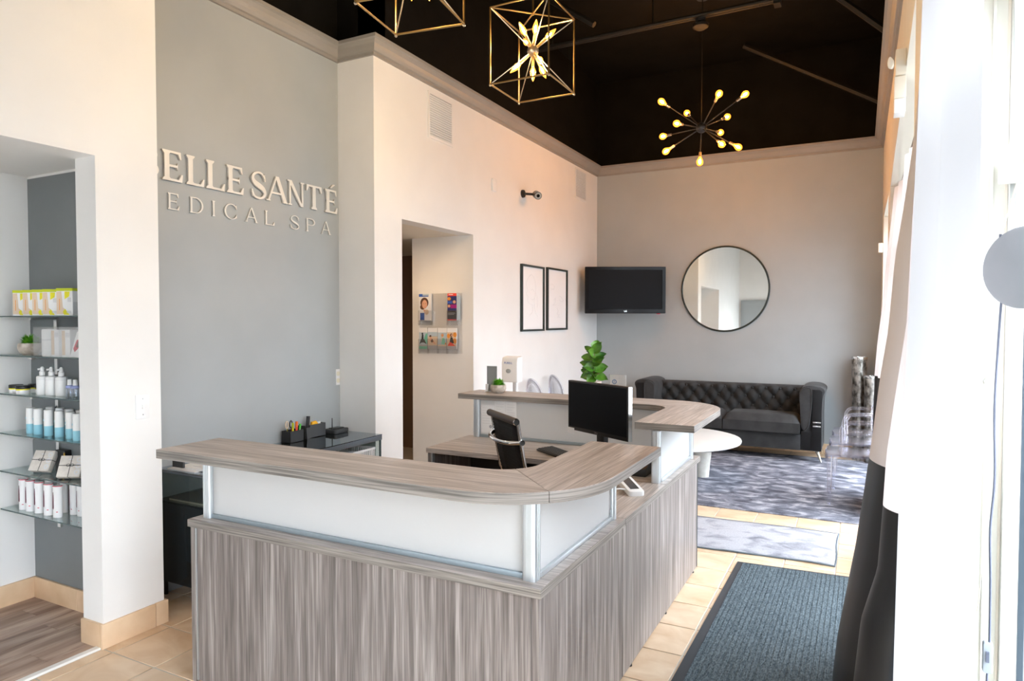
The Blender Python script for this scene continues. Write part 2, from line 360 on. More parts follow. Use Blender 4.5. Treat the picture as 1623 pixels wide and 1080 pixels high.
def arc(cx, cy, r, a0, a1, n=10):
    return [(cx + r * math.cos(a0 + (a1 - a0) * i / n), cy + r * math.sin(a0 + (a1 - a0) * i / n)) for i in range(n + 1)]
def spline(pts, n):
    """Catmull-Rom through pts, n points per span"""
    out = []; P = [Vector(p) for p in pts]; P = [P[0] * 2 - P[1]] + P + [P[-1] * 2 - P[-2]]
    for i in range(1, len(P) - 2):
        for k in range(n):
            t = k / n
            out.append(0.5 * ((2 * P[i]) + (P[i + 1] - P[i - 1]) * t + (2 * P[i - 1] - 5 * P[i] + 4 * P[i + 1] - P[i + 2]) * t * t + (3 * P[i] - P[i - 1] - 3 * P[i + 1] + P[i + 2]) * t ** 3))
    out.append(P[-2]); return out
def lerp_table(tab, z):
    """piecewise linear (z, value) table, z descending or ascending"""
    tab = sorted(tab)
    if z <= tab[0][0]: return tab[0][1]
    for (a, va), (b, vb) in zip(tab, tab[1:]):
        if z <= b: return va + (vb - va) * (z - a) / (b - a)
    return tab[-1][1]
def words(txt, size, fn, mat, name, parent, depth=0.0008):
    """flat lettering laid out from x = 0, y = 0; fn maps (x, y, z) to world"""
    cu = bpy.data.curves.new(name, 'FONT'); cu.body = txt; cu.size = size; cu.extrude = depth; cu.align_x = 'CENTER'; cu.resolution_u = 3
    t = bpy.data.objects.new(name, cu); COL.objects.link(t)
    bpy.context.view_layer.update()
    me = t.evaluated_get(bpy.context.evaluated_depsgraph_get()).to_mesh()
    mb = MB(); mb.add([fn(*v.co) for v in me.vertices], [tuple(p.vertices) for p in me.polygons])
    bpy.data.objects.remove(t, do_unlink=True); bpy.data.curves.remove(cu)
    return mb.obj(name, mat, parent)

# ------------------------------------------------------------------ the room
XL, XS, XR, XG, YB, ZC = -3.375, -3.735, 0.21, 0.48, 9.2, 3.70
ZT = 3.825; TOP = 5.0
def B(name, mat, *boxes, parent=None, bevel=0.0):
    mb = MB()
    for b in boxes: mb.box(*b)
    o = mb.obj(name, mat, parent, bevel=bevel)
    return struct(o) if parent is None else o

# floors: a bed of grout with single tiles laid on it, vinyl planks in the display niche
floor = B('floor', 'grout', (XL, XG + 0.1, -3.6, YB, -0.12, -0.004), (XS, XL, 2.384, 4.21, -0.12, -0.004), (-5.7, XL, 4.4, 7.2, -0.12, -0.004))
P = 0.316; X0 = -3.29; Y0 = 2.045
def tile_bm(w, d):
    return MB().box(-w / 2, w / 2, -d / 2, d / 2, -0.004, 0.0)
tile_mesh = {}
def lay(x0, x1, y0, y1):
    w = round(x1 - x0 - 0.007, 4); d = round(y1 - y0 - 0.007, 4)
    if w < 0.02 or d < 0.02: return
    loc = ((x0 + x1) / 2, (y0 + y1) / 2, 0)
    if (w, d) not in tile_mesh:
        o = tile_bm(w, d).obj('tile', 'tile', floor, bevel=0.0025, seg=1, local=True); tile_mesh[(w, d)] = o
    else:
        o = tile_mesh[(w, d)].copy(); COL.objects.link(o)
    o.location = loc
for i in range(-2, 12):
    for j in range(-5, 23):
        x0, y0 = X0 + i * P, Y0 + j * P
        lo = XS if 2.40 < y0 + P / 2 < 4.21 else XL
        x0c, x1c = max(x0, lo), min(x0 + P, XR)
        if x1c <= x0c: continue
        if y0 > 6.5 and y0 < 8.5: continue
        if -2.75 < x0 and x0 + P < -1.1 and y0 < 1.7: continue
        lay(x0c, x1c, y0, min(y0 + P, YB - 0.002))
niche_floor = B('floor', 'grout', (-4.38, XL, -0.2, 2.26, -0.12, -0.006))
R1 = random.Random(4)
xx = -4.38
row = 0
while xx < XL - 0.07:
    y = -0.2 - R1.random() * 0.9; x1 = min(xx + 0.15, XL - 0.045)
    while y < 2.26:
        y1 = y + 1.2; a, b = max(y, -0.2), min(y1, 2.26)
        if b - a > 0.03: MB().box(xx + 0.0008, x1 - 0.0008, a + 0.0008, b - 0.0008, -0.006, 0.003).obj('plank', 'plank', niche_floor, bevel=0.001, seg=1)
        y = y1
    xx += 0.15; row += 1
o = MB().prism([(-0.022, 0.0), (0.022, 0.0), (0.016, 0.009), (-0.016, 0.009)], -0.2, 2.045, lambda u, v, w: (XL - 0.02 + u, w, v)).obj('trim', 'threshold')
struct(o); o.name = 'trim_1'

wl = B('wall_left', 'white_wall', (XL - 0.16, XL, 4.21, 4.566, -0.05, ZT), (XL - 0.16, XL, 4.566, 5.72, 2.49, ZT), (XL - 0.16, XL, 5.72, YB, -0.05, ZT))
B('wall_return', 'white_wall', (XS - 0.15, XL - 0.16, 4.21, 4.40, -0.05, ZT))
B('wall_alcove', 'gray_wall', (XS - 0.15, XS, 2.384, 4.21, -0.05, ZT))
B('wall_pillar', 'white_wall', (XL - 0.165, XL, 2.05, 2.384, -0.05, 3.86), (-4.5, XL - 0.165, 2.262, 2.384, -0.05, 3.86),
  (XL - 0.165, XL, -0.2, 2.05, 2.47, 3.86), (XL - 0.165, XL, -3.6, -0.2, -0.05, 3.86))
B('wall_niche_back', 'niche_gray', (-4.5, XL - 0.165, 2.26, 2.262, -0.05, 2.485))
B('wall_niche_side', 'white_wall', (-4.5, -4.38, -0.2, 2.26, -0.05, 2.52), (-4.5, XL - 0.165, -0.35, -0.2, -0.05, 2.52))
B('ceiling', 'white_wall', (-4.5, XL - 0.165, -0.2, 2.262, 2.50, 2.60))
B('wall_back', 'gray_wall', (XL - 0.16, XG + 0.1, YB, YB + 0.15, -0.05, ZT))
B('wall_rear', 'white_wall', (XL - 0.16, -1.9, -3.75, -3.6, -0.05, TOP), (-1.9, -0.8, -3.75, -3.6, -0.05, 0.1), (-1.9, -0.8, -3.75, -3.6, 2.5, TOP), (-0.8, XG + 0.1, -3.75, -3.6, -0.05, TOP))
rw = MB()
for a in ((-1.9, -1.84, 0.1, 2.5), (-0.86, -0.8, 0.1, 2.5), (-1.84, -0.86, 0.1, 0.16), (-1.84, -0.86, 2.44, 2.5)): rw.box(a[0], a[1], -3.71, -3.64, a[2], a[3])
rw = struct(rw.obj('fill_window', 'win_frame')); MB().box(-1.84, -0.86, -3.68, -3.675, 0.16, 2.44).obj('pane', 'glass', rw)  # unseen window, added to bring in light from behind the camera
B('wall_upper_left', 'black_paint', (XS - 0.15, XS, 2.384, 4.36, ZT, TOP), (XS, XL, 4.21, 4.36, ZT, TOP), (XL - 0.15, XL, 4.21, YB, ZT, TOP), (XL - 0.165, XL, -3.6, 2.384, 3.86, TOP),
  (XS - 0.15, XL - 0.165, 2.3, 2.384, 3.86, TOP))
B('wall_upper_back', 'black_paint', (XL - 0.15, XG + 0.1, YB, YB + 0.15, ZT, TOP))
B('wall_upper_right', 'black_paint', (XR, XG + 0.1, -3.6, YB, ZT, TOP))
B('ceiling', 'black_paint', (-3.95, XG + 0.1, -3.75, YB + 0.15, TOP, TOP + 0.1))
# corridor behind the doorway
B('wall_corridor', 'white_wall', (-4.10, XL - 0.16, 5.72, 5.86, -0.05, 2.49), (-5.6, XS - 0.15, 4.26, 4.40, -0.05, 2.49))
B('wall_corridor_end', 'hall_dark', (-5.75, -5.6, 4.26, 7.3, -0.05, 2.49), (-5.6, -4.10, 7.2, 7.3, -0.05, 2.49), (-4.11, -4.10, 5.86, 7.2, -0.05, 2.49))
B('baseboard_corridor', 'black', (-5.6, -5.58, 4.4, 7.2, 0, 0.12))
B('ceiling', 'cream_wall', (-5.7, XL - 0.16, 4.30, 7.3, 2.49, 2.60))

dl = thing('fill_downlight', 'unseen recessed warm light added just inside the doorway', 'light', (-3.86, 4.95, 2.47))  # unseen lamp, added to warm the corridor wall
MB().lathe([(0.062, -0.006), (0.078, -0.006), (0.078, 0.0), (0.062, 0.0)], (-3.86, 4.95, 2.489), 20, cap=False).obj('trim_ring', 'white_plastic', dl)
MB().lathe([(0.001, 0.0), (0.060, 0.0)], (-3.86, 4.95, 2.4875), 20).obj('lamp_face', 'fill_downlight', dl)
# right wall with three deep window openings
mb = MB()
for y0, y1 in ((-3.6, -3.2), (-0.3, 0.2), (2.9, 3.75), (6.8, 7.2), (8.72, YB)): mb.box(XR, XG + 0.02, y0, y1, -0.05, ZT)
for y0, y1 in ((-3.2, -0.3), (0.2, 2.9), (3.75, 6.8), (7.2, 8.72)): mb.box(XR, XG + 0.02, y0, y1, -0.05, 0.06)
for y0, y1 in ((-3.2, -0.3), (0.2, 2.9), (7.2, 8.72)): mb.box(XR, XG + 0.02, y0, y1, 2.82, ZT)
mb.prism([(3.75, 3.20), (6.8, 2.82), (6.8, ZT), (3.75, ZT)], XR, XG + 0.02, lambda u, v, w: (w, u, v))
struct(mb.obj('wall_right', 'cream_wall'))
def window(name, y0, y1, z0, z1a, z1b, verts, bars):
    fr = MB(); a, b = XG - 0.035, XG + 0.03; t = 0.055
    fr.box(a, b, y0, y0 + t, z0, z1a); fr.box(a, b, y1 - t, y1, z0, z1b); fr.box(a, b, y0 + t, y1 - t, z0, z0 + t)
    fr.prism([(y0 + t, z1a - t), (y1 - t, z1b - t), (y1 - t, z1b), (y0 + t, z1a)], a, b, lambda u, v, w: (w, u, v))
    f = struct(fr.obj(name, 'win_frame', bevel=0.004))
    for y in verts: MB().box(*((a + 0.01, b, y - 0.028, y + 0.028) if y != 2.74 else (0.474, 0.491, y - 0.006, y + 0.006)), z0 + t, min(z1a, z1b) - t).obj('mullion', 'mullion', f)
    for z in bars: MB().box(a - 0.035, b, y0 + t, y1 - t, z - 0.05, z + 0.05).obj('transom', 'win_frame', f, bevel=0.006)
    MB().prism([(y0 + t, z0 + t), (y1 - t, z0 + t), (y1 - t, z1b - t), (y0 + t, z1a - t)], XG + 0.004, XG + 0.010, lambda u, v, w: (w, u, v)).obj('pane', 'glass', f)
    return f
w1 = window('window_1', 0.2, 2.9, 0.06, 2.82, 2.82, (1.0, 1.9, 2.74), (2.17,))
window('window_2', 3.75, 6.8, 0.06, 3.20, 2.82, (4.75, 5.8), (2.27,))
window('window_3', -3.2, -0.3, 0.06, 2.82, 2.82, (-2.2, -1.25), (2.27,))
window('window_4', 7.2, 8.72, 0.06, 2.82, 2.82, (7.96,), (2.27,))
B('ground', 'pavement', (XG + 0.12, 60, -60, 60, -0.2, -0.1), (-60, XG + 0.12, -60, -3.8, -0.2, -0.1))
# jamb face of the near window with its vertical cable strip
j = struct(MB().box(XR + 0.002, XG - 0.036, 2.885, 2.899, 0.06, 2.82).obj('trim_2', 'jamb'))
MB().box(0.392, 0.402, 2.872, 2.886, 0.06, 2.82).obj('cable_strip', 'jamb', j, bevel=0.003)
MB().box(0.436, 0.444, 2.878, 2.886, 0.06, 2.82).obj('joint_strip', 'tan_plastic', j)
s = MB(); s.frustum((0.393, 2.870, 1.44), (0.393, 2.886, 1.44), 0.008, 0.008, 10); s.obj('screw', 'silver', j)

# crown moulding, one mitred length per wall
CROWN = [(0, ZC), (0.018, ZC), (0.018, ZC + 0.022), (0.032, ZC + 0.028), (0.046, ZC + 0.050), (0.055, ZC + 0.075), (0.078, ZC + 0.095),
         (0.096, ZC + 0.100), (0.096, ZT), (-0.05, ZT)]
path = [(XS, 2.384), (XS, 4.21), (XL, 4.21), (XL, YB), (XR, YB), (XR, -3.6)]
def off(i, d):
    p = Vector(path[i]); ns = []
    for a, b in ((i - 1, i), (i, i + 1)):
        if a >= 0 and b < len(path):
            t = (Vector(path[b]) - Vector(path[a])).normalized(); ns.append(Vector((t.y, -t.x)))
    n = ns[0] if len(ns) == 1 else (ns[0] + ns[1]) / (1 + ns[0].dot(ns[1]))
    return p + n * d
for i in range(len(path) - 1):
    mb = MB(); n = len(CROWN); vs = []
    for k in (i, i + 1):
        for d, z in CROWN:
            q = off(k, d); vs.append((q.x, q.y, z))
    mb.add(vs, [(a, (a + 1) % n, n + (a + 1) % n, n + a) for a in range(n)] + [tuple(range(n - 1, -1, -1)), tuple(range(n, 2 * n))])
    struct(mb.obj('trim_%d' % (i + 3), 'crown'))

# tile baseboards, each tile a piece
def baseboard(name, pieces, h=0.125):
    root = None
    for k, (x0, x1, y0, y1) in enumerate(pieces):
        o = MB().box(x0, x1, y0, y1, 0.0, h).obj(name if k == 0 else 'tile', 'base_tile', root, bevel=0.003)
        if k == 0: root = struct(o)
    return root
T = 0.016
baseboard('baseboard_pillar', [(XL, XL + T, 2.034, 2.325), (XL, XL + T, 2.328, 2.40), (XL - 0.165, XL - 0.001, 2.034, 2.05), (-3.73, XL - 0.001, 2.384, 2.40), (XL, XL + T, 4.21 - T, 4.566)])
baseboard('baseboard_niche', [(-4.364, -3.945, 2.26 - T, 2.26), (-3.942, -3.54, 2.26 - T, 2.26), (-4.38, -4.364, 1.92, 2.26), (-4.38, -4.364, 1.60, 1.917), (-4.38, -4.364, 1.28, 1.597)])
baseboard('baseboard_left', [(XL, XL + T, 5.72 + 0.36 * k, min(5.72 + 0.36 * k + 0.357, YB)) for k in range(10)])
baseboard('baseboard_back', [(XL + T + 0.36 * k, min(XL + T + 0.36 * k + 0.357, XR), YB - T, YB) for k in range(10)])
baseboard('baseboard_right', [(XR - T, XR, 6.8, 7.0), (XR - T, XR, 7.003, 7.2), (XR - T, XR, 8.72, YB - T)] + [(XR - T, XR, 2.9, 3.3), (XR - T, XR, 3.303, 3.75)])
# grey door seen only in the mirror
d = struct(MB().box(-3.25, -2.35, -3.6, -3.56, 0.0, 2.2).obj('door_1', 'grey_door'))
f = MB(); f.box(-3.32, -3.25, -3.6, -3.54, 0, 2.27); f.box(-2.35, -2.28, -3.6, -3.54, 0, 2.27); f.box(-3.25, -2.35, -3.6, -3.54, 2.2, 2.27); f.obj('door_frame', 'grey_door', d, bevel=0.004)
MB().box(-2.45, -2.42, -3.56, -3.50, 1.0, 1.03).obj('handle', 'silver', d)

# pipes and braces under the black ceiling
pr = thing('ceiling_pipe', 'black conduit run under the dark ceiling carrying a round detector', 'pipe', (-1.7, 6.75, 4.6))
for dy, r in ((0, 0.022), (0.055, 0.016)): MB().tube([(-3.3, 6.75 + dy, 4.6), (-0.72, 6.75 + dy, 4.62)], r, 8).obj('conduit', 'black_pipe', pr)
MB().box(-0.76, -0.70, 6.72, 6.83, 4.57, 4.66).obj('end_bracket', 'black_pipe', pr)
for x in (-3.0, -1.9, -0.9): MB().tube([(x, 6.77, 4.6), (x, 6.77, TOP)], 0.008, 6).obj('hanger', 'black_pipe', pr)
dt = thing('smoke_detector', 'small round detector hanging beneath the black ceiling conduit', 'detector', (-1.43, 6.78, 4.5))
MB().lathe([(0.045, 0), (0.075, 0.02), (0.08, 0.045), (0.06, 0.06), (0.03, 0.07)], (-1.43, 6.78, 4.49), 18).obj('body', 'black_pipe', dt, smooth=40)
MB().lathe([(0.05, 0), (0.05, 0.03)], (-1.43, 6.78, 4.56), 14).obj('base', 'smoke', dt, smooth=40)
for k, (xa, ya, za, xb, zb) in enumerate(((-2.9, 5.9, 4.85, -2.2, 4.35), (-0.35, 7.0, 4.75, 0.19, 4.22), (-1.3, 8.6, 4.95, 0.19, 4.05))):
    o = MB().tube([(xa, ya, za), (xb, ya, zb)], 0.03, 6).obj('ceiling_brace', 'black_pipe')
    tag(o, ('black diagonal brace above the lantern pendants', 'short black diagonal brace near the window wall top', 'long thin black brace above the sputnik chandelier')[k], 'brace')

# ------------------------------------------------------------------ reception desk: two stations, each with its raised counter
def flat(mb, poly, z0, z1): return mb.prism(poly, z0, z1)
def post(parent, x, y, z0=0.75, z1=1.04, s=0.024):
    mb = MB(); mb.prism(rnd_rect(x - s, x + s, y - s, y + s, 0.010, 3), z0, z1)
    for dx in (-0.008, 0.008): mb.box(x + dx - 0.002, x + dx + 0.002, y - s - 0.0012, y - s + 0.004, z0, z1)
    for dy in (-0.008, 0.008): mb.box(x + s - 0.004, x + s + 0.0012, y + dy - 0.002, y + dy + 0.002, z0, z1)
    return mb.obj('post', 'alu', parent, smooth=35)
ZW0, ZW1, ZC0, ZC1 = 0.715, 0.75, 1.04, 1.08
dk = thing('reception_desk', 'grey woodgrain reception desk with frosted screens, the part nearest the pillar and switch', 'desk', (-1.7, 2.4, 0))
MB().box(-2.672, -0.985, 2.055, 2.083, 0.010, 0.712).obj('front_panel', 'wood_z', dk, bevel=0.001, seg=1)
MB().box(-0.984, -0.955, 2.055, 2.957, 0.010, 0.712).obj('side_panel', 'wood_z', dk, bevel=0.001, seg=1)
lab(MB().box(-2.708, -2.680, 2.050, 2.70, 0.0, 0.712).obj('end_panel', 'wood_z', dk, bevel=0.001, seg=1), 'narrow dark edge of the end panel')
MB().box(-2.680, -2.672, 2.052, 2.083, 0.010, 0.712).obj('edge_strip', 'alu', dk)
mb = MB(); flat(mb, [(-2.715, 2.042), (-0.945, 2.042), (-0.945, 2.962), (-1.60, 2.962), (-1.60, 2.68), (-2.715, 2.68)], ZW0, ZW1); mb.obj('worktop', 'wood_x', dk, bevel=0.0015, seg=1)
mb = MB(); flat(mb, [(-2.716, 2.0405), (-0.9435, 2.0405), (-0.9435, 2.962), (-0.946, 2.962), (-0.946, 2.0432), (-2.716, 2.0432)], ZW0 + 0.001, ZW1 - 0.001); mb.obj('edge_band', 'edge', dk)
for x, y in ((-2.60, 2.07), (-1.05, 2.07), (-0.97, 2.85)): MB().frustum((x, y, 0), (x, y, 0.011), 0.014, 0.012, 10).obj('glide', 'black', dk)
post(dk, -2.652, 2.112); post(dk, -1.012, 2.112, s=0.026); post(dk, -1.000, 2.925, s=0.020)
MB().box(-2.628, -1.038, 2.112, 2.122, 0.768, 1.038).obj('screen', 'frosted', dk)
MB().box(-1.008, -0.998, 2.138, 2.905, 0.768, 1.038).obj('screen', 'frosted', dk)
MB().box(-2.628, -1.038, 2.100, 2.134, ZW1, 0.770).obj('screen_rail', 'screen_rail', dk, bevel=0.003)
MB().box(-1.020, -0.986, 2.138, 2.905, ZW1, 0.770).obj('screen_rail', 'alu', dk, bevel=0.003)
MB().box(-1.018, -0.988, 2.896, 2.906, ZW1, 0.80).obj('screen_clip', 'alu', dk)
def counter(parent, ox, oy, sx, sy, xe, ye, w, ro, ri, joint=0.0016):
    """mitred L counter: outer corner (ox, oy); one leg runs along x to xe, the other along y to ye; w = width"""
    ix, iy = ox + sx * w, oy + sy * w
    oc = (ox + sx * ro, oy + sy * ro); a_mid = math.atan2(-sy, -sx)
    def pts(c, r, a0, a1): return arc(c[0], c[1], r, a0, a1, 9)
    ax = math.atan2(-sy, 0); ay = math.atan2(0, -sx)
    def near(a, b):
        while b - a > PI: b -= 2 * PI
        while b - a < -PI: b += 2 * PI
        return b
    amx = near(a_mid, ax); amy = near(a_mid, ay)
    icn = (ix + sx * ri, iy + sy * ri)
    legx = [(xe, oy)] + pts(oc, ro, amx, a_mid) + pts(icn, ri, a_mid, amx) + [(xe, iy)]
    legy = [(ox, ye)] + pts(oc, ro, amy, a_mid) + pts(icn, ri, a_mid, amy) + [(ix, ye)]
    k = joint / 2 * 0.7071
    for nm, poly, d, mt in (('counter', legx, (sx * k, -sy * k), 'wood_x'), ('counter', legy, (-sx * k, sy * k), 'wood_y')):
        poly = [(p[0] + d[0], p[1] + d[1]) for p in poly]
        ar = sum(poly[i][0] * poly[(i + 1) % len(poly)][1] - poly[(i + 1) % len(poly)][0] * poly[i][1] for i in range(len(poly)))
        if ar < 0: poly = poly[::-1]
        o = MB().prism(poly, ZC0, ZC1).obj(nm, [mt, 'edge'], parent, bevel=0.0015, seg=1)
        me = o.data
        for pl in me.polygons: pl.material_index = 0 if abs(pl.normal.z) > 0.7 else 1
counter(dk, -0.80, 1.94, -1, 1, -2.785, 3.025, 0.335, 0.42, 0.16)

d2 = thing('reception_desk', 'grey woodgrain reception desk station farther back, holding the monitor and keyboard', 'desk', (-1.8, 4.1, 0))
MB().box(-0.984, -0.955, 2.964, 4.53, 0.010, 0.712).obj('side_panel', 'wood_z', d2, bevel=0.001, seg=1)
MB().box(-2.70, -0.955, 4.532, 4.56, 0.010, 0.712).obj('back_panel', 'dark_in', d2)
MB().box(-2.732, -2.702, 3.99, 4.56, 0.0, 0.712).obj('end_panel', 'wood_z', d2, bevel=0.001, seg=1)
MB().box(-2.702, -2.694, 3.992, 4.02, 0.0, 0.712).obj('edge_strip', 'alu', d2)
mb = MB(); flat(mb, [(-1.60, 2.965), (-0.945, 2.965), (-0.945, 3.678), (-1.60, 3.678)], ZW0, ZW1); mb.obj('worktop', 'wood_y', d2, bevel=0.0015, seg=1)
mb = MB(); flat(mb, [(-2.738, 3.975), (-1.60, 3.975), (-1.60, 3.681), (-0.945, 3.681), (-0.945, 4.572), (-2.738, 4.572)], ZW0, ZW1); mb.obj('worktop', 'wood_x', d2, bevel=0.0015, seg=1)
MB().box(-0.9452, -0.9435, 2.966, 4.571, ZW0 + 0.001, ZW1 - 0.001).obj('edge_band', 'edge', d2)
for y in (3.1, 3.75, 4.45): MB().frustum((-0.965, y, 0), (-0.965, y, 0.011), 0.013, 0.012, 10).obj('glide', 'black', d2)
post(d2, -1.005, 3.705); post(d2, -0.985, 4.455, s=0.018); post(d2, -2.650, 4.553, s=0.026)
MB().box(-2.62, -1.0, 4.550, 4.560, 0.770, 1.038).obj('screen', 'frosted', d2)
MB().box(-0.998, -0.988, 3.73, 4.436, 0.768, 1.038).obj('screen', 'frosted', d2)
MB().box(-2.62, -1.0, 4.538, 4.572, ZW1, 0.772).obj('screen_rail', 'screen_rail', d2, bevel=0.003)
MB().box(-1.010, -0.976, 3.73, 4.436, ZW1, 0.770).obj('screen_rail', 'alu', d2, bevel=0.003)
counter(d2, -0.80, 4.865, -1, -1, -2.815, 3.715, 0.335, 0.42, 0.16)
# papers taped to the far screen, printed with faint lines
for k, (x0, x1, z0, z1, lb) in enumerate(((-2.615, -2.50, 0.785, 1.0, 'white printed sheet with a round stamp taped beside the far screen post'),
                                          (-2.495, -2.405, 0.80, 1.036, 'white printed sheet taped in the middle of three on the far screen'),
                                          (-2.40, -2.31, 0.80, 1.036, 'white printed sheet taped nearest the chair on the far screen'))):
    pp = tag(MB().box(x0, x1, 4.5475, 4.5495, z0, z1).obj('paper_sheet', 'white_paper'), lb, 'paper', 'printed sheets taped to the far desk screen')
    tx = MB()
    for q in range(7): tx.box(x0 + 0.012, x1 - 0.012 - 0.02 * (q % 3 == 2), 4.5470, 4.5476, z1 - 0.024 - q * 0.02, z1 - 0.021 - q * 0.02)
    tx.obj('printed_lines', 'pale_ink', pp)
    if k == 0:
        MB().lathe([(0.013, 0), (0.013, 0.0005)], (-2.53, 4.5472, 0.835), 16, fn=lambda x, y, z: (x, z, y)).obj('stamp', 'grey_ink', pp)

# ------------------------------------------------------------------ things on the desk
def frame3(o, u, n):
    """local frame: u = right, n = outward normal, z up; returns fn(a, b, c) -> o + u*a + z*b + n*c"""
    o = Vector(o); u = Vector(u).normalized(); n = Vector(n).normalized(); z = u.cross(n) if u.cross(n).z > 0 else n.cross(u)
    return lambda a, b, c: tuple(o + u * a + z * b + n * c)
def pbox(mb, fn, a0, a1, b0, b1, c0, c1):
    vs = [fn(a, b, c) for c in (c0, c1) for b in (b0, b1) for a in (a0, a1)]
    return mb.add(vs, [(0, 1, 3, 2), (4, 6, 7, 5), (0, 4, 5, 1), (2, 3, 7, 6), (0, 2, 6, 4), (1, 5, 7, 3)])
mc = Vector((-1.488, 4.054, 0.75)); mu = Vector((0.51, -0.30, 0)).normalized(); mn = Vector((-0.30, -0.51, 0)).normalized()
mon = thing('computer_monitor', 'black desktop monitor turned towards the office chair on the far station', 'monitor', mc)
fn = frame3((mc.x, mc.y, 1.09), mu, mn)
pbox(MB(), fn, -0.296, 0.296, -0.165, 0.165, -0.035, 0).obj('housing', 'black', mon, bevel=0.004)
pbox(MB(), fn, -0.284, 0.284, -0.140, 0.155, 0, 0.0015).obj('display', 'screen', mon)
lab(pbox(MB(), fn, 0.2961, 0.299, -0.165, 0.165, -0.032, -0.002).obj('side_trim', 'silver', mon), 'pale grey side edge of the monitor')
words('DELL', 0.016, lambda x, y, z: fn(x, y - 0.157, 0.0016 + z), 'silver', 'logo', mon)
lab(pbox(MB(), fn, -0.296, -0.225, -0.190, -0.150, 0.002, 0.004).obj('paper_tag', 'white_paper', mon), 'white tag stuck on the lower corner')
pbox(MB(), fn, -0.04, 0.03, -0.325, -0.12, -0.075, -0.036).obj('stand_neck', 'black', mon, bevel=0.004)
pbox(MB(), fn, -0.13, 0.13, -0.340, -0.326, -0.17, 0.07).obj('stand_base', 'black', mon, bevel=0.004)
kb = thing('computer_keyboard', 'black computer keyboard lying on the far worktop between chair and monitor', 'keyboard', (-1.85, 4.19, 0.75))
fn = frame3((-1.85, 4.19, 0.752), (0.72, -0.45, 0), (0, 0, 1))
ku = Vector((0.80, -0.60, 0)); kv = Vector((0.60, 0.80, 0))
fk = lambda a, b, c: tuple(Vector((-1.83, 4.19, 0.7515)) + ku * a + kv * b + Vector((0, 0, c + b * 0.06 + 0.005)))
pbox(MB(), fk, -0.15, 0.15, -0.065, 0.065, 0, 0.012).obj('body', 'black', kb, bevel=0.003)
keys = MB()
for r in range(5):
    for c in range(14): pbox(keys, fk, -0.142 + c * 0.0205, -0.142 + c * 0.0205 + 0.0165, -0.056 + r * 0.023, -0.056 + r * 0.023 + 0.018, 0.012, 0.017)
k_ = keys.obj('keys', 'charcoal', kb); k_['kind'] = 'stuff'
# card terminal with its white cable, black phone under the counter
ct = thing('card_terminal', 'white handheld card terminal lying on the side worktop with its cable', 'terminal', (-1.08, 3.44, 0.75))
tu = Vector((0.62, -0.78, 0)).normalized(); tv = Vector((0.78, 0.62, 0)).normalized()
ft = lambda a, b, c: tuple(Vector((-1.085, 3.46, 0.7515)) + tu * a + tv * b + Vector((0, 0, c - a * 0.16 + 0.012)))
mb = MB(); prof = rnd_rect(-0.12, 0.12, -0.042, 0.042, 0.02, 4); mb.prism(prof, 0, 0.03, ft); mb.obj('body', 'white_plastic', ct, bevel=0.006)
pbox(MB(), ft, -0.11, 0.085, -0.024, 0.024, 0.030, 0.0315).obj('display', 'charcoal', ct)
mb = MB(); mb.lathe([(0.035, 0), (0.035, 0.004), (0.026, 0.008)], (-1.15, 3.33, 0.7503), 18); mb.obj('cable_grommet', 'silver', ct, smooth=40)
MB().tube(spline([(-1.15, 3.33, 0.757), (-1.12, 3.35, 0.778), (-1.09, 3.38, 0.775), (-1.07, 3.40, 0.766)], 5), 0.004, 6).obj('cable', 'white_plastic', ct, smooth=60)
ph = thing('desk_phone', 'black desk phone tucked under the counter beside the far screen post', 'phone', (-1.2, 3.86, 0.75))
fp = lambda a, b, c: (-1.20 + a, 3.88 + b, 0.7505 + c + (b + 0.09) * 0.25 * (c > 0.005))
pbox(MB(), fp, -0.11, 0.11, -0.09, 0.09, 0, 0.045).obj('body', 'black', ph, bevel=0.006)
MB().tube([(-1.28, 3.80, 0.815), (-1.29, 3.83, 0.845), (-1.29, 3.93, 0.868), (-1.28, 3.97, 0.85)], [0.018, 0.014, 0.014, 0.018], 8).obj('handset', 'black', ph, smooth=50)
lab(pbox(MB(), fp, 0.0, 0.09, -0.03, 0.07, 0.0455, 0.050).obj('note_pad', 'sand_print', ph), 'tan label area')
for a in range(3):
    for b in range(3): pbox(MB(), fp, -0.03 + a * 0.01, -0.023 + a * 0.01, -0.06 + b * 0.03, -0.04 + b * 0.03, 0.045, 0.049).obj('button', 'charcoal', ph)

# office chair: black mesh sling with chrome side rails
ch = thing('office_chair', 'black mesh office chair with chrome side rails tucked behind the reception counter', 'chair', (-1.74, 3.90, 0))
cu_ = Vector((0.748, -0.663, 0)); cn = Vector((0.663, 0.748, 0)); c0 = Vector((-1.955, 3.685, 0))
fc = lambda a, b, c: tuple(c0 + cu_ * a + cn * b + Vector((0, 0, c)))     # a sideways, b forward, c up
rail = [(0.0, 1.055), (0.012, 0.98), (0.03, 0.88), (0.05, 0.78), (0.075, 0.68), (0.11, 0.58), (0.17, 0.505), (0.25, 0.475), (0.35, 0.47), (0.46, 0.475), (0.53, 0.46)]
rs_ = spline([(b, c, 0) for b, c in rail], 3)
for sg in (-1, 1): MB().tube([fc(sg * 0.228, p[0], p[1]) for p in rs_], 0.011, 8).obj('side_rail', 'chrome', ch, smooth=60)
npt = len(rs_)
def sling(i0, i1):
    def g(u, v):
        i = i0 + v * (i1 - i0); k = int(min(i, npt - 2)); f = i - k; p = rs_[k] * (1 - f) + rs_[k + 1] * f
        rib = 0.0022 * math.cos(v * (i1 - i0) * 2 * PI * 1.5)
        return fc((u - 0.5) * 0.44, p[0] + rib, p[1])
    return MB().grid(4, 60, g)
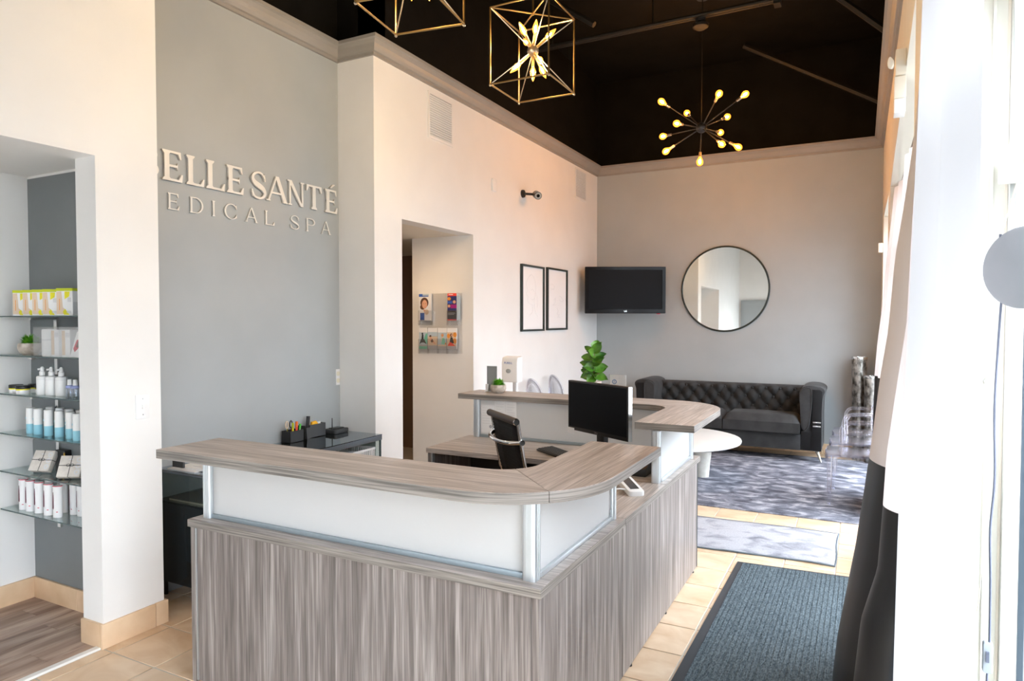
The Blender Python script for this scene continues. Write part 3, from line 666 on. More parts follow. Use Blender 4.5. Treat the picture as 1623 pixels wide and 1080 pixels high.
sling(0, 15).obj('backrest', 'black_mesh', ch, smooth=60, solid=0.008)
sling(17, npt - 1).obj('seat', 'black_mesh', ch, smooth=60, solid=0.010)
MB().tube([fc(-0.235, -0.012, 1.058), fc(0.235, -0.012, 1.058)], 0.022, 14).obj('top_roll', 'brown_roll', ch, smooth=50)
for sg in (-1, 1): MB().frustum(fc(sg * 0.235, -0.012, 1.058), fc(sg * 0.243, -0.012, 1.058), 0.0215, 0.018, 16).obj('roll_cap', 'chrome', ch, smooth=40)
MB().tube(spline([fc(-0.235, 0.02, 0.935), fc(-0.16, -0.035, 0.925), fc(0, -0.055, 0.920), fc(0.16, -0.035, 0.925), fc(0.235, 0.02, 0.935)], 5), 0.014, 10).obj('back_brace', 'chrome', ch, smooth=60)
for sg in (-1, 1): MB().frustum(fc(sg * 0.222, 0.022, 0.935), fc(sg * 0.248, 0.022, 0.935), 0.017, 0.017, 12).obj('brace_bolt', 'chrome', ch, smooth=40)
for sg in (-1, 1):
    am = MB().tube(spline([fc(sg * 0.245, 0.06, 0.76), fc(sg * 0.265, 0.08, 0.69), fc(sg * 0.268, 0.16, 0.665), fc(sg * 0.268, 0.34, 0.660), fc(sg * 0.262, 0.40, 0.64), fc(sg * 0.245, 0.38, 0.56), fc(sg * 0.235, 0.33, 0.475)], 5), 0.010, 8).obj('armrest', 'chrome', ch, smooth=60)
    MB().tube([fc(sg * 0.268, 0.12, 0.682), fc(sg * 0.268, 0.36, 0.676)], 0.019, 10).obj('arm_pad', 'black', am, smooth=60)
MB().tube([fc(0, 0.27, 0.10), fc(0, 0.27, 0.46)], 0.026, 12).obj('column', 'chrome', ch, smooth=60)
for k in range(5):
    t = 2 * PI * k / 5 + 0.3; dx, dy = math.cos(t), math.sin(t)
    leg = MB().tube([fc(0, 0.27, 0.11), fc(dx * 0.29, 0.27 + dy * 0.29, 0.065)], [0.022, 0.015], 8).obj('leg', 'chrome', ch, smooth=60)
    MB().frustum(fc(dx * 0.29 - dy * 0.022, 0.27 + dy * 0.29 + dx * 0.022, 0.028), fc(dx * 0.29 + dy * 0.022, 0.27 + dy * 0.29 - dx * 0.022, 0.028), 0.027, 0.027, 12).obj('caster', 'black', leg, smooth=40)

# ------------------------------------------------------------------ on the far counter
def blades(c, r, h, n, seed, flatten=0.75):
    rr = random.Random(seed); mb = MB()
    for i in range(n):
        th = rr.random() * 2 * PI; el = math.acos(rr.random() * 0.95); d = Vector((math.sin(el) * math.cos(th), math.sin(el) * math.sin(th), math.cos(el)))
        base = Vector(c) + Vector((d.x * r * 0.35, d.y * r * 0.35, 0)); L = 0.75 + 0.3 * rr.random()
        tip = Vector(c) + Vector((d.x * r * L, d.y * r * L, d.z * h * L + 0.004)); mid = (base + tip) / 2 + Vector((0, 0, h * 0.14))
        s = d.cross(Vector((0, 0, 1))); s = (s.normalized() if s.length > 0.01 else Vector((1, 0, 0))) * (r * 0.055)
        mb.add([base - s * 0.7, base + s * 0.7, mid + s, tip, mid - s], [(0, 1, 2, 4), (4, 2, 3)])
    return mb
def grass_pot(c, r, label, group, seed):
    p = thing('potted_grass', label, 'plant', c, 0, group)
    MB().lathe([(r * 0.55, 0), (r * 0.85, 0.012), (r, 0.035), (r * 0.99, 0.055), (r * 0.92, 0.066), (r * 0.86, 0.066), (r * 0.84, 0.05), (0.001, 0.05)], c, 24).obj('pot', 'stone_pot', p, smooth=50)
    g = blades((c[0], c[1], c[2] + 0.052), r * 1.10, 0.072, 420, seed).obj('foliage', 'grass', p); g['kind'] = 'stuff'
    return p
grass_pot((-2.545, 4.70, 1.08), 0.062, 'small bright green grass ball in a pale stone pot on the far counter', 'potted grass balls', 3)
cb = thing('card_stand', 'tall grey card in a clear stand at the end of the far counter', 'sign', (-2.64, 4.76, 1.08))
MB().box(-2.690, -2.600, 4.775, 4.779, 1.083, 1.285).obj('card', 'mid_gray', cb)
MB().box(-2.694, -2.596, 4.7705, 4.7745, 1.080, 1.288).obj('front_sheet', 'acrylic_thin', cb)
MB().box(-2.694, -2.596, 4.72, 4.79, 1.0802, 1.0835).obj('foot', 'acrylic_thin', cb)
MB().box(-2.694, -2.672, 4.757, 4.770, 1.084, 1.14).obj('clip', 'white_plastic', cb)
fg = thing('potted_fig', 'fiddle leaf fig with broad green leaves in a blush white pot on the far counter', 'plant', (-1.735, 4.72, 1.08))
MB().prism(rnd_rect(-1.785, -1.70, 4.665, 4.75, 0.012, 3), 1.0805, 1.205).obj('pot', 'pink_pot', fg, bevel=0.004)
MB().tube(spline([(-1.745, 4.71, 1.19), (-1.75, 4.71, 1.28), (-1.742, 4.715, 1.36), (-1.752, 4.71, 1.43)], 5), [0.006] * 15 + [0.003], 7).obj('stem', 'stem', fg, smooth=60)
def leaf_mesh(base, d, L, Wd, up, droop=0.25):
    base = Vector(base); d = Vector(d).normalized(); s = d.cross(Vector(up)); s.normalize(); n = s.cross(d).normalized()
    def g(u, v):
        w = Wd * (math.sin(PI * min(1, v ** 0.75)) ** 0.8) * (0.62 + 0.38 * v) if 0 < v < 1 else 0.002
        a = (u - 0.5) * 2
        return tuple(base + d * (L * v) + s * (a * w * 0.5) + n * (0.18 * Wd * a * a - droop * L * v * v + 0.012 * L * math.sin(v * 16) * abs(a)))
    return MB().grid(4, 8, g)
# (sideways, up from pot rim, azimuth of the leaf, elevation, length, width)
LV = [(0.00, 0.215, 75, 60, 0.105, 0.085), (0.0, 0.21, -20, 52, 0.10, 0.075), (0, 0.20, 165, 38, 0.11, 0.055), (0, 0.185, -100, 30, 0.09, 0.08), (0, 0.17, 10, 25, 0.095, 0.06),
      (0, 0.16, 190, 15, 0.10, 0.075), (0, 0.145, 150, 28, 0.11, 0.08), (0, 0.13, -70, 20, 0.10, 0.085), (0, 0.12, -25, 35, 0.105, 0.075), (0, 0.105, 200, 22, 0.11, 0.07),
      (0, 0.09, -120, 15, 0.10, 0.08), (0, 0.08, 15, 20, 0.105, 0.085), (0, 0.065, 175, 12, 0.115, 0.075), (0, 0.05, -60, 5, 0.10, 0.08), (0, 0.045, -150, -5, 0.10, 0.085), (0, 0.04, 0, -8, 0.105, 0.075),
      (0, 0.03, -105, -18, 0.09, 0.08), (0, 0.055, 90, 15, 0.1, 0.08), (0, 0.11, 95, 25, 0.1, 0.08)]
for (sx, z, az, el, L, Wd) in LV:
    a, e = math.radians(az), math.radians(el); d = (math.cos(a) * math.cos(e), math.sin(a) * math.cos(e), math.sin(e))
    leaf_mesh((-1.748, 4.712, 1.205 + z), d, L, Wd * 1.25, (0.45, -0.75, 0.55)).obj('leaf', 'leaf', fg, smooth=80)
cs = thing('counter_sign', 'small white sign with a blue circle standing beside the fig on the far counter', 'sign', (-1.575, 4.74, 1.08))
MB().box(-1.636, -1.514, 4.742, 4.746, 1.082, 1.257).obj('sheet', 'white_paper', cs)
MB().box(-1.640, -1.510, 4.7375, 4.7415, 1.0805, 1.260).obj('cover', 'acrylic_thin', cs)
MB().box(-1.640, -1.510, 4.71, 4.77, 1.0802, 1.084).obj('foot', 'acrylic_thin', cs)
mb = MB(); mb.lathe([(0.011, 0), (0.0175, 0), (0.0175, 0.0006), (0.011, 0.0006)], (-1.601, 4.7414, 1.205), 20, fn=lambda x, y, z: (x, z, y), cap=False); mb.obj('blue_ring', 'steel_blue', cs)
MB().box(-1.603, -1.599, 4.7412, 4.7419, 1.197, 1.213).obj('ring_mark', 'steel_blue', cs)
tx = MB()
for q in range(3): tx.box(-1.62 + 0.006 * q, -1.53 - 0.006 * q, 4.7412, 4.7419, 1.241 - q * 0.008, 1.2435 - q * 0.008)
tx.obj('printed_lines', 'pale_ink', cs)
# sanitizer dispenser on its floor stand behind the counter
ds = thing('soap_dispenser', 'white wall style hand sanitizer dispenser on a stand behind the far counter', 'dispenser', (-2.86, 5.6, 0))
dx, dy = -2.86, 5.55
fd = lambda a, b, c: (dx + a, dy - c, b)
mb = MB(); mb.prism([(0.0, 1.085), (0.105, 1.085), (0.105, 1.27), (0.09, 1.315), (0.0, 1.325)], -0.082, 0.082, lambda u, v, w: (dx + w, dy + 0.05 - u, v)); mb.obj('housing', 'white_plastic', ds, bevel=0.012, seg=3)
mb = MB(); mb.lathe([(0.026, 0), (0.022, 0.006), (0.0, 0.009)], (dx - 0.012, dy - 0.055, 1.19), 18, fn=lambda x, y, z: (x, -z, y * 0.8)); lab(mb.obj('window', 'mid_gray', ds, smooth=50), 'grey level window')
words('PURELL', 0.026, lambda x, y, z: (dx - 0.012 + x, dy - 0.0555 - z, 1.255 + y), 'blue_ink', 'logo', ds)
MB().box(dx - 0.075, dx + 0.075, dy - 0.06, dy + 0.05, 0.985, 0.995).obj('drip_tray', 'acrylic_thin', ds, bevel=0.003)
MB().box(dx - 0.02, dx + 0.02, dy + 0.05, dy + 0.08, 0.02, 1.25).obj('pole', 'white_plastic', ds, bevel=0.004)
MB().lathe([(0.17, 0), (0.17, 0.012), (0.03, 0.03)], (dx, dy + 0.065, 0), 24).obj('base', 'white_plastic', ds, smooth=40)

# ------------------------------------------------------------------ dark glass display case along the alcove wall
CT = 0.77
gc = thing('display_case', 'long dark glass display case standing along the grey alcove wall', 'display case', (-3.52, 3.4, 0))
cx0, cx1, cy0, cy1 = -3.745, -3.300, 2.60, 4.195
MB().box(cx0, cx1, cy0, cy1, 0.10, 0.575).obj('cabinet', 'case_dark', gc, bevel=0.004)
for lx in (cx0 + 0.03, cx1 - 0.03):
    for ly in (cy0 + 0.04, 3.4, cy1 - 0.04): MB().frustum((lx, ly, 0), (lx, ly, 0.10), 0.012, 0.012, 10).obj('leg', 'black', gc)
MB().box(cx0, cx1, cy0, cy1, 0.577, 0.583).obj('glass_shelf', 'case_dark', gc)
MB().box(cx0, cx1, cy0, cy1, CT - 0.006, CT).obj('glass_top', 'case_top', gc)
MB().box(cx1 - 0.022, cx1, cy0, cy1, CT - 0.044, CT - 0.0065).obj('front_rail', 'case_rail', gc, bevel=0.002)
MB().box(cx0, cx1 - 0.023, cy0, cy0 + 0.02, CT - 0.018, CT - 0.0065).obj('end_rail', 'case_rail', gc, bevel=0.002)
MB().box(cx0, cx1 - 0.023, cy1 - 0.02, cy1, CT - 0.018, CT - 0.0065).obj('end_rail', 'case_rail', gc, bevel=0.002)
MB().box(cx1 - 0.007, cx1 - 0.001, cy0 + 0.02, cy1 - 0.5, 0.584, CT - 0.045).obj('front_glass', 'case_top', gc)
MB().box(cx0 + 0.01, cx1 - 0.008, cy1 - 0.008, cy1 - 0.002, 0.584, CT - 0.02).obj('end_glass', 'case_glass', gc)
MB().box(cx0 + 0.01, cx1 - 0.008, cy0 + 0.002, cy0 + 0.008, 0.584, CT - 0.02).obj('end_glass', 'case_glass', gc)
for y in (cy0 + 0.006, cy1 - 0.006): MB().box(cx1 - 0.020, cx1 - 0.008, y - 0.006, y + 0.006, 0.584, CT - 0.045).obj('corner_post', 'glass_edge', gc)
MB().box(cx0, cx0 + 0.006, cy0, 3.7, 0.584, CT - 0.008).obj('back_panel', 'case_dark', gc)
# on the glass top: desk organiser with pens, router, papers
og = thing('desk_organizer', 'charcoal desk organizer box with stationery in it on the glass display case', 'organizer', (-3.68, 3.84, CT))
mb = MB()
mb.prism([(3.745, 0), (3.955, 0), (3.955, 0.10), (3.745, 0.10)], -3.752, -3.745, lambda u, v, w: (w, u, CT + 0.0005 + v))
mb.box(-3.660, -3.654, 3.79, 3.955, CT + 0.0005, CT + 0.10); mb.box(-3.745, -3.660, 3.949, 3.955, CT + 0.0005, CT + 0.10); mb.box(-3.745, -3.660, 3.745, 3.751, CT + 0.0005, CT + 0.10)
mb.box(-3.745, -3.660, 3.84, 3.844, CT + 0.0005, CT + 0.09); mb.box(-3.752, -3.654, 3.745, 3.955, CT + 0.0005, CT + 0.004); mb.obj('box', 'charcoal', og)
mb = MB(); mb.prism([(-3.654, 0.0), (-3.64, 0.0), (-3.648, 0.085), (-3.654, 0.085)], 3.745, 3.788, lambda u, v, w: (u, w, CT + 0.0005 + v)); mb.obj('front_flap', 'charcoal', og)
pcup = thing('pen_holder', 'black pen holder crammed with bright pens and scissors beside the charcoal organizer', 'pen holder', (-3.66, 3.62, CT))
mb = MB()
for x0, x1, y0, y1 in ((-3.715, -3.711, 3.57, 3.70), (-3.634, -3.630, 3.57, 3.70), (-3.711, -3.634, 3.57, 3.574), (-3.711, -3.634, 3.696, 3.70)): mb.box(x0, x1, y0, y1, CT + 0.0005, CT + 0.085)
mb.box(-3.715, -3.630, 3.57, 3.70, CT + 0.0005, CT + 0.004); mb.obj('cup', 'black', pcup)
def pen(nm, label, cat, x, y, dx, dy, h, mats, r=0.0055):
    t = thing(nm, label, cat, (x, y, CT + 0.004))
    a = Vector((x, y, CT + 0.006)); d = Vector((dx, dy, h))
    MB().tube([a, a + d * 0.72], r, 8).obj('barrel', mats[0], t, smooth=50); MB().tube([a + d * 0.72, a + d], r * 1.15, 8).obj('cap', mats[1], t, smooth=50)
pen('pen', 'yellow and black spotted pen standing in the black pen holder', 'pen', -3.655, 3.615, 0.0, 0.005, 0.135, ('yellow', 'lime'), 0.007)
pen('pen', 'orange capped marker leaning in the black pen holder', 'pen', -3.65, 3.645, -0.005, 0.012, 0.14, ('vermilion', 'orange'), 0.008)
pen('pen', 'green marker leaning towards the charcoal organizer', 'pen', -3.648, 3.665, -0.002, 0.022, 0.12, ('white_plastic', 'green'), 0.007)
pen('pen', 'white and grey slanted pen at the front of the pen holder', 'pen', -3.643, 3.655, 0.0, 0.022, 0.105, ('silver', 'green'))
pen('marker_pen', 'thick black marker sticking up from the charcoal organizer', 'marker', -3.70, 3.80, 0.0, 0.02, 0.155, ('black', 'black'), 0.012)
def scissors(y, label, mt):
    t = thing('scissors', label, 'scissors', (-3.68, y, CT + 0.004))
    MB().box(-3.682, -3.679, y - 0.006, y + 0.004, CT + 0.005, CT + 0.10).obj('blade', 'silver', t)
    ring = [(-3.68, y - 0.004 + 0.013 * math.cos(q * PI / 6), CT + 0.128 + 0.026 * math.sin(q * PI / 6)) for q in range(12)]
    MB().tube(ring, 0.0045, 6, closed=True).obj('handle', mt, t, smooth=60)
scissors(3.59, 'scissors with a pale orange ringed handle in the black pen holder', 'sand_print')
scissors(3.63, 'scissors with a grey ringed handle in the black pen holder', 'charcoal')
nt = thing('sticky_note_pad', 'bright amber yellow notes sticking out of the charcoal organizer', 'notes', (-3.68, 3.88, CT + 0.05))
mb = MB(); mb.prism([(3.825, 0.06), (3.885, 0.045), (3.895, 0.10), (3.875, 0.122), (3.835, 0.118)], -3.69, -3.672, lambda u, v, w: (w, u, CT + v)); mb.obj('pad', 'amber_note', nt, bevel=0.003)
tag(MB().box(-3.70, -3.695, 3.90, 3.945, CT + 0.006, CT + 0.108).obj('white_card', 'white_paper'), 'white card behind the amber notes in the organizer', 'card')
rt = thing('router', 'flat black router with an upright antenna on the glass display case', 'router', (-3.66, 4.07, CT))
mb = MB(); mb.prism(rnd_rect(-3.725, -3.60, 4.005, 4.165, 0.02, 4), CT + 0.0005, CT + 0.035); mb.obj('body', 'charcoal', rt, bevel=0.008)
MB().prism(rnd_rect(-3.70, -3.625, 4.03, 4.14, 0.015, 4), CT + 0.035, CT + 0.042).obj('raised_lid', 'black', rt, bevel=0.003)
MB().tube([(-3.645, 4.018, CT + 0.03), (-3.645, 4.018, CT + 0.125)], [0.005, 0.003], 8).obj('antenna', 'black', rt, smooth=60)
# near end of the case: papers on top, a magazine on the shelf
for k, (x0, x1, y0, y1, z, a, lb) in enumerate(((-3.66, -3.42, 2.62, 2.86, CT + 0.0005, 0.02, 'loose white sheets piled on the near end of the display case'), (-3.58, -3.40, 2.66, 2.92, CT + 0.006, -0.03, 'white printed sheet topmost on the near end of the display case'))):
    p = tag(MB().box(x0, x1, y0, y1, z, z + 0.005).obj('paper_pile', 'white_paper'), lb, 'paper', 'papers on the near end of the case')
    MB().box(x0 + 0.03, x1 - 0.08, y0 + 0.05, y0 + 0.055, z + 0.005, z + 0.0055).obj('printed_line', 'grey_ink', p)
MB_ = MB(); MB_.box(-3.64, -3.545, 2.64, 2.652, CT + 0.012, CT + 0.085); MB_.box(-3.64, -3.632, 2.64, 2.652, CT + 0.085, CT + 0.095); MB_.box(-3.553, -3.545, 2.64, 2.652, CT + 0.085, CT + 0.095)
tag(MB_.obj('card_holder', 'charcoal'), 'dark grey card holder standing on the papers by the pillar', 'holder')
bg_ = thing('black_pouch', 'black pouch lying on the near end of the display case under the counter', 'pouch', (-3.40, 2.74, CT))
mb = MB(); mb.sphere((-3.395, 2.79, CT + 0.034), 0.05, 14, 8, (0.9, 1.2, 0.65)); mb.obj('body', 'black_mesh', bg_, smooth=60)
MB().box(-3.36, -3.353, 2.77, 2.80, CT + 0.03, CT + 0.042).obj('tab', 'white_plastic', bg_)
mg = thing('magazine', 'magazine with a tan striped spine lying inside the dark display case', 'magazine', (-3.5, 2.75, 0.584))
MB().box(-3.66, -3.33, 2.63, 2.88, 0.5835, 0.594).obj('pages', 'sand_print', mg); MB().box(-3.662, -3.328, 2.628, 2.882, 0.594, 0.597).obj('cover', 'dark_print', mg)
bk = thing('wire_basket', 'white slotted plastic basket inside the far glass end of the display case', 'basket', (-3.44, 4.0, 0.584))
bx0, bx1, by0, by1 = -3.60, -3.33, 3.78, 4.15
MB().box(bx0, bx1, by0, by1, 0.5835, 0.588).obj('bottom', 'white_plastic', bk)
for a, b, c, d in ((bx0, bx0 + 0.006, by0, by1), (bx1 - 0.006, bx1, by0, by1), (bx0, bx1, by0, by0 + 0.006), (bx0, bx1, by1 - 0.006, by1)):
    MB().box(a, b, c, d, 0.66, 0.675).obj('rim', 'white_plastic', bk); MB().box(a, b, c, d, 0.588, 0.605).obj('skirt', 'white_plastic', bk)
for k in range(18):
    y = by0 + 0.012 + k * 0.0202
    for x in (bx1 - 0.005, bx0 + 0.001): MB().box(x, x + 0.004, y, y + 0.009, 0.605, 0.66).obj('slat', 'white_plastic', bk)
for k in range(12):
    x = bx0 + 0.014 + k * 0.0215
    MB().box(x, x + 0.010, by1 - 0.005, by1 - 0.001, 0.605, 0.66).obj('slat', 'white_plastic', bk)
tag(MB().box(-3.585, -3.40, 3.80, 4.10, 0.5885, 0.64).obj('folded_cloth', 'white_paper', bevel=0.012), 'white folded cloths lying in the white basket', 'cloth')
tag(MB().box(-3.56, -3.36, 3.66, 3.74, 0.5835, 0.66).obj('orange_box', 'orange', bevel=0.002), 'small orange box beside the white basket in the case', 'box')

# ------------------------------------------------------------------ raised lettering on the alcove wall
def letter(ch, w, h, tk, tn):
    """outline pieces of a serif capital, cap height 1; tk thick and tn thin stroke in units of cap height"""
    P = []; sx = tk
    def rect(a, b, c, d): P.append([(a, c), (b, c), (b, d), (a, d)])
    def stem(x, t=tk, foot=True, head=True):
        rect(x, x + t, 0, 1)
        e = tk * 0.42
        if foot: P.append([(x - e, 0), (x + t + e, 0), (x + t + e, tn * 0.55), (x + t, tn * 1.6), (x, tn * 1.6), (x - e, tn * 0.55)])
        if head: P.append([(x - e, 1 - tn * 0.55), (x, 1 - tn * 1.6), (x + t, 1 - tn * 1.6), (x + t + e, 1 - tn * 0.55), (x + t + e, 1), (x - e, 1)])
    def curve(cx, cy, rx, ry, a0, a1, n=14, th=None):
        for i in range(n):
            q = []
            for k in (i, i + 1):
                a = math.radians(a0 + (a1 - a0) * k / n); t = tn + (tk - tn) * abs(math.cos(a)) ** 1.5
                q.append(((cx + rx * math.cos(a), cy + ry * math.sin(a)), (cx + (rx - t) * math.cos(a), cy + (ry - t * 0.9) * math.sin(a))))
            P.append([q[0][0], q[1][0], q[1][1], q[0][1]])
    def slant(x0, x1, t): P.append([(x0 - t / 2, 0), (x0 + t / 2, 0), (x1 + t / 2, 1), (x1 - t / 2, 1)])
    def foot(x, e=0.10, y=0): P.append([(x - e, y), (x + e, y), (x + e, y + tn * 0.7), (x - e, y + tn * 0.7)])
    L0 = tk * 0.5
    if ch in 'EÉL':
        stem(L0, head=True)
        rect(L0, w, 0, tn); P.append([(w, 0), (w + 0.03, 0.26), (w - 0.02, 0.26), (w - 0.12, tn)])
        if ch != 'L':
            rect(L0, w * 0.94, 1 - tn, 1); P.append([(w * 0.94, 1), (w * 0.94 - 0.10, 1 - tn), (w * 0.94 - 0.015, 0.76), (w * 0.94 + 0.02, 0.76)])
            rect(L0, w * 0.78, 0.5 - tn / 2, 0.5 + tn / 2); P.append([(w * 0.78, 0.62), (w * 0.72, 0.5), (w * 0.78, 0.38)])
        if ch == 'É': P.append([(w * 0.40, 1.07), (w * 0.52, 1.07), (w * 0.86, 1.25), (w * 0.66, 1.25)])
    elif ch == 'B': stem(L0); curve(w * 0.55, 0.75, w * 0.40, 0.25, -90, 90); curve(w * 0.55, 0.26, w * 0.45, 0.26, -90, 90); [rect(L0, w * 0.55, y, y + tn) for y in (0, 0.5 - tn / 2, 1 - tn)]
    elif ch == 'D': stem(L0); curve(w * 0.42, 0.5, w * 0.58, 0.5, -90, 90, 18); [rect(L0, w * 0.42, y, y + tn) for y in (0, 1 - tn)]
    elif ch == 'P': stem(L0); curve(w * 0.55, 0.73, w * 0.45, 0.27, -90, 90); [rect(L0, w * 0.55, y, y + tn) for y in (0.46, 1 - tn)]
    elif ch == 'I': stem(w / 2 - tk / 2)
    elif ch == 'T':
        stem(w / 2 - tk / 2, head=False); rect(0.02, w - 0.02, 1 - tn, 1)
        P.append([(0.02, 1), (0.0, 0.74), (0.045, 0.74), (0.15, 1 - tn)]); P.append([(w - 0.02, 1), (w - 0.15, 1 - tn), (w - 0.045, 0.74), (w, 0.74)])
    elif ch == 'A':
        slant(0.10, w * 0.5 - 0.02, tn * 1.1); slant(w - 0.12, w * 0.5, tk); rect(w * 0.24, w * 0.72, 0.30, 0.30 + tn); foot(0.10); foot(w - 0.12, 0.12)
    elif ch == 'N':
        rect(0.10, 0.10 + tn, 0, 1); rect(w - 0.10 - tn, w - 0.10, 0, 1); P.append([(w - 0.10 - tk * 0.75, 0), (w - 0.10, 0), (0.10 + tk * 0.75, 1), (0.10 - tk * 0.3, 1)]); foot(0.10 + tn / 2); foot(w - 0.10 - tn / 2, 0.10, 1 - tn * 0.7); foot(0.06, 0.06, 1 - tn * 0.7)
    elif ch == 'M':
        rect(0.08, 0.08 + tn, 0, 1); stem(w - 0.08 - tk); P.append([(w / 2 - tk * 0.4, 0.05), (w / 2 + tk * 0.4, 0.05), (0.08 + tk, 1), (0.08, 1)]); P.append([(w / 2 - tn / 2, 0.05), (w / 2 + tn / 2, 0.05), (w - 0.08, 1), (w - 0.08 - tn, 1)]); foot(0.08 + tn / 2)
    elif ch == 'C':
        curve(w * 0.55, 0.5, w * 0.55, 0.52, 40, 320, 22); P.append([(w * 0.93, 0.98), (w * 0.85, 0.86), (w * 0.93, 0.68), (w * 0.97, 0.68)]); P.append([(w * 0.97, 0.32), (w * 0.93, 0.32), (w * 0.86, 0.12), (w * 0.95, 0.08)])
    elif ch == 'S':
        c = [(w * 0.86, 0.80), (w * 0.70, 0.95), (w * 0.46, 0.985), (w * 0.20, 0.90), (w * 0.12, 0.74), (w * 0.24, 0.59), (w * 0.50, 0.49), (w * 0.76, 0.38), (w * 0.87, 0.22), (w * 0.74, 0.07), (w * 0.48, 0.015), (w * 0.22, 0.06), (w * 0.08, 0.22)]
        sp = spline([(a, b, 0) for a, b in c], 3); n = len(sp); ql = []
        for i, p in enumerate(sp):
            t = (sp[min(i + 1, n - 1)] - sp[max(i - 1, 0)]).normalized(); m_ = Vector((-t.y, t.x, 0)); x = i / (n - 1)
            ww = tn * 0.5 + (tk * 0.58 - tn * 0.5) * math.exp(-((x - 0.5) / 0.17) ** 2); ql.append((p + m_ * ww, p - m_ * ww))
        for i in range(n - 1): P.append([(ql[i][1].x, ql[i][1].y), (ql[i + 1][1].x, ql[i + 1][1].y), (ql[i + 1][0].x, ql[i + 1][0].y), (ql[i][0].x, ql[i][0].y)])
        P.append([(w * 0.84, 0.98), (w * 0.80, 0.86), (w * 0.84, 0.68), (w * 0.90, 0.68)]); P.append([(w * 0.10, 0.02), (w * 0.15, 0.14), (w * 0.09, 0.32), (w * 0.03, 0.32)])
    return P
sg = thing('wall_lettering', 'raised white serif lettering in two lines on the grey alcove wall', 'sign', (XS, 3.4, 2.5))
def put(ch, y0, y1, z0, h, tk, tn, depth):
    w = (y1 - y0) / h; mb = MB()
    for pl in letter(ch, w, h, tk, tn):
        a = sum(pl[i][0] * pl[(i + 1) % len(pl)][1] - pl[(i + 1) % len(pl)][0] * pl[i][1] for i in range(len(pl)))
        if a < 0: pl = pl[::-1]
        k_ = len(mb.v) * 0.0000012; mb.prism(pl, XS + 0.004 + k_, XS + 0.004 + depth + k_ * 4, lambda u, v, q: (q, y0 + u * h, z0 + v * h))
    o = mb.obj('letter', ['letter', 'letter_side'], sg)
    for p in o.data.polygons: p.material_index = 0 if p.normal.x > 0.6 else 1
LINE1 = [('B', 2.50, 2.653), ('E', 2.675, 2.810), ('L', 2.838, 2.965), ('L', 2.982, 3.122), ('E', 3.140, 3.275), ('S', 3.342, 3.484), ('A', 3.478, 3.678), ('N', 3.676, 3.850), ('T', 3.866, 4.030), ('É', 4.066, 4.200)]
LINE2 = [('M', 2.46, 2.63), ('E', 2.714, 2.790), ('D', 2.866, 2.963), ('I', 3.022, 3.062), ('C', 3.126, 3.228), ('A', 3.295, 3.405), ('L', 3.468, 3.552), ('S', 3.705, 3.802), ('P', 3.868, 3.961), ('A', 4.026, 4.136)]
for ch, a, b in LINE1: put(ch, a * 0.9934, b * 0.9934, 2.499, 0.181, 0.178, 0.075, 0.014)
for ch, a, b in LINE2: put(ch, a * 0.9934, b * 0.9934, 2.327, 0.0995, 0.115, 0.060, 0.008)

# ------------------------------------------------------------------ on the walls
def plate(name, label, cat, x, y0, y1, z0, z1, kind):
    t = thing(name, label, cat, (x, (y0 + y1) / 2, z0))
    MB().box(x, x + 0.006, y0, y1, z0, z1).obj('cover_plate', 'white_plastic', t, bevel=0.002)
    cy, cz = (y0 + y1) / 2, (z0 + z1) / 2
    if kind == 'switch':
        MB().box(x + 0.006, x + 0.016, cy - 0.006, cy + 0.006, cz - 0.010, cz + 0.012).obj('toggle', 'white_plastic', t, bevel=0.002)
        for s in (-1, 1): MB().frustum((x + 0.006, cy, cz + s * 0.042), (x + 0.0075, cy, cz + s * 0.042), 0.003, 0.003, 8).obj('screw', 'silver', t)
    else:
        for s in (-1, 1): MB().prism(rnd_rect(cy - 0.017, cy + 0.017, cz + s * 0.028 - 0.017, cz + s * 0.028 + 0.017, 0.008, 3), x + 0.006, x + 0.009, lambda u, v, w: (w, u, v)).obj('socket', 'ivory', t)
    return t
plate('light_switch', 'white light switch plate on the pillar by the display niche', 'switch', XL, 2.238, 2.314, 1.135, 1.262, 'switch')
plate('wall_outlet', 'white electric outlet with ivory sockets on the grey alcove wall', 'outlet', XS, 4.162, 4.205, 1.136, 1.263, 'outlet')
def vent(y0, y1, z0, z1, label, n):
    t = thing('wall_vent', label, 'vent', (XL, (y0 + y1) / 2, z0), 0, 'louvred vents below the crown moulding')
    b = 0.022
    MB().box(XL, XL + 0.010, y0, y1, z0, z0 + b).obj('frame', 'white_wall', t); MB().box(XL, XL + 0.010, y0, y1, z1 - b, z1).obj('frame', 'white_wall', t)
    MB().box(XL, XL + 0.010, y0, y0 + b, z0 + b, z1 - b).obj('frame', 'white_wall', t); MB().box(XL, XL + 0.010, y1 - b, y1, z0 + b, z1 - b).obj('frame', 'white_wall', t)
    MB().box(XL - 0.0, XL + 0.001, y0 + b, y1 - b, z0 + b, z1 - b).obj('duct_shade', 'dark_in', t)  # flat dark sheet, paints the shade seen between the slats
    p = (z1 - z0 - 2 * b) / n; first = None
    for k in range(n):
        z = z0 + b + p * k
        if first is None:
            first = MB().prism([(0.001, p * 0.02), (0.012, p * 0.40), (0.012, p * 0.62), (0.001, p * 0.24)], y0 + b, y1 - b, lambda u, v, w: (XL + u, w, z0 + b + v)).obj('slat', 'white_wall', t)
        else:
            o = first.copy(); COL.objects.link(o); o.location = (0, 0, p * k)
    return t
vent(4.945, 5.345, 3.25, 3.655, 'white louvred vent below the crown above the doorway', 18)
vent(8.35, 8.755, 3.27, 3.67, 'white louvred vent high on the wall above the television', 18)
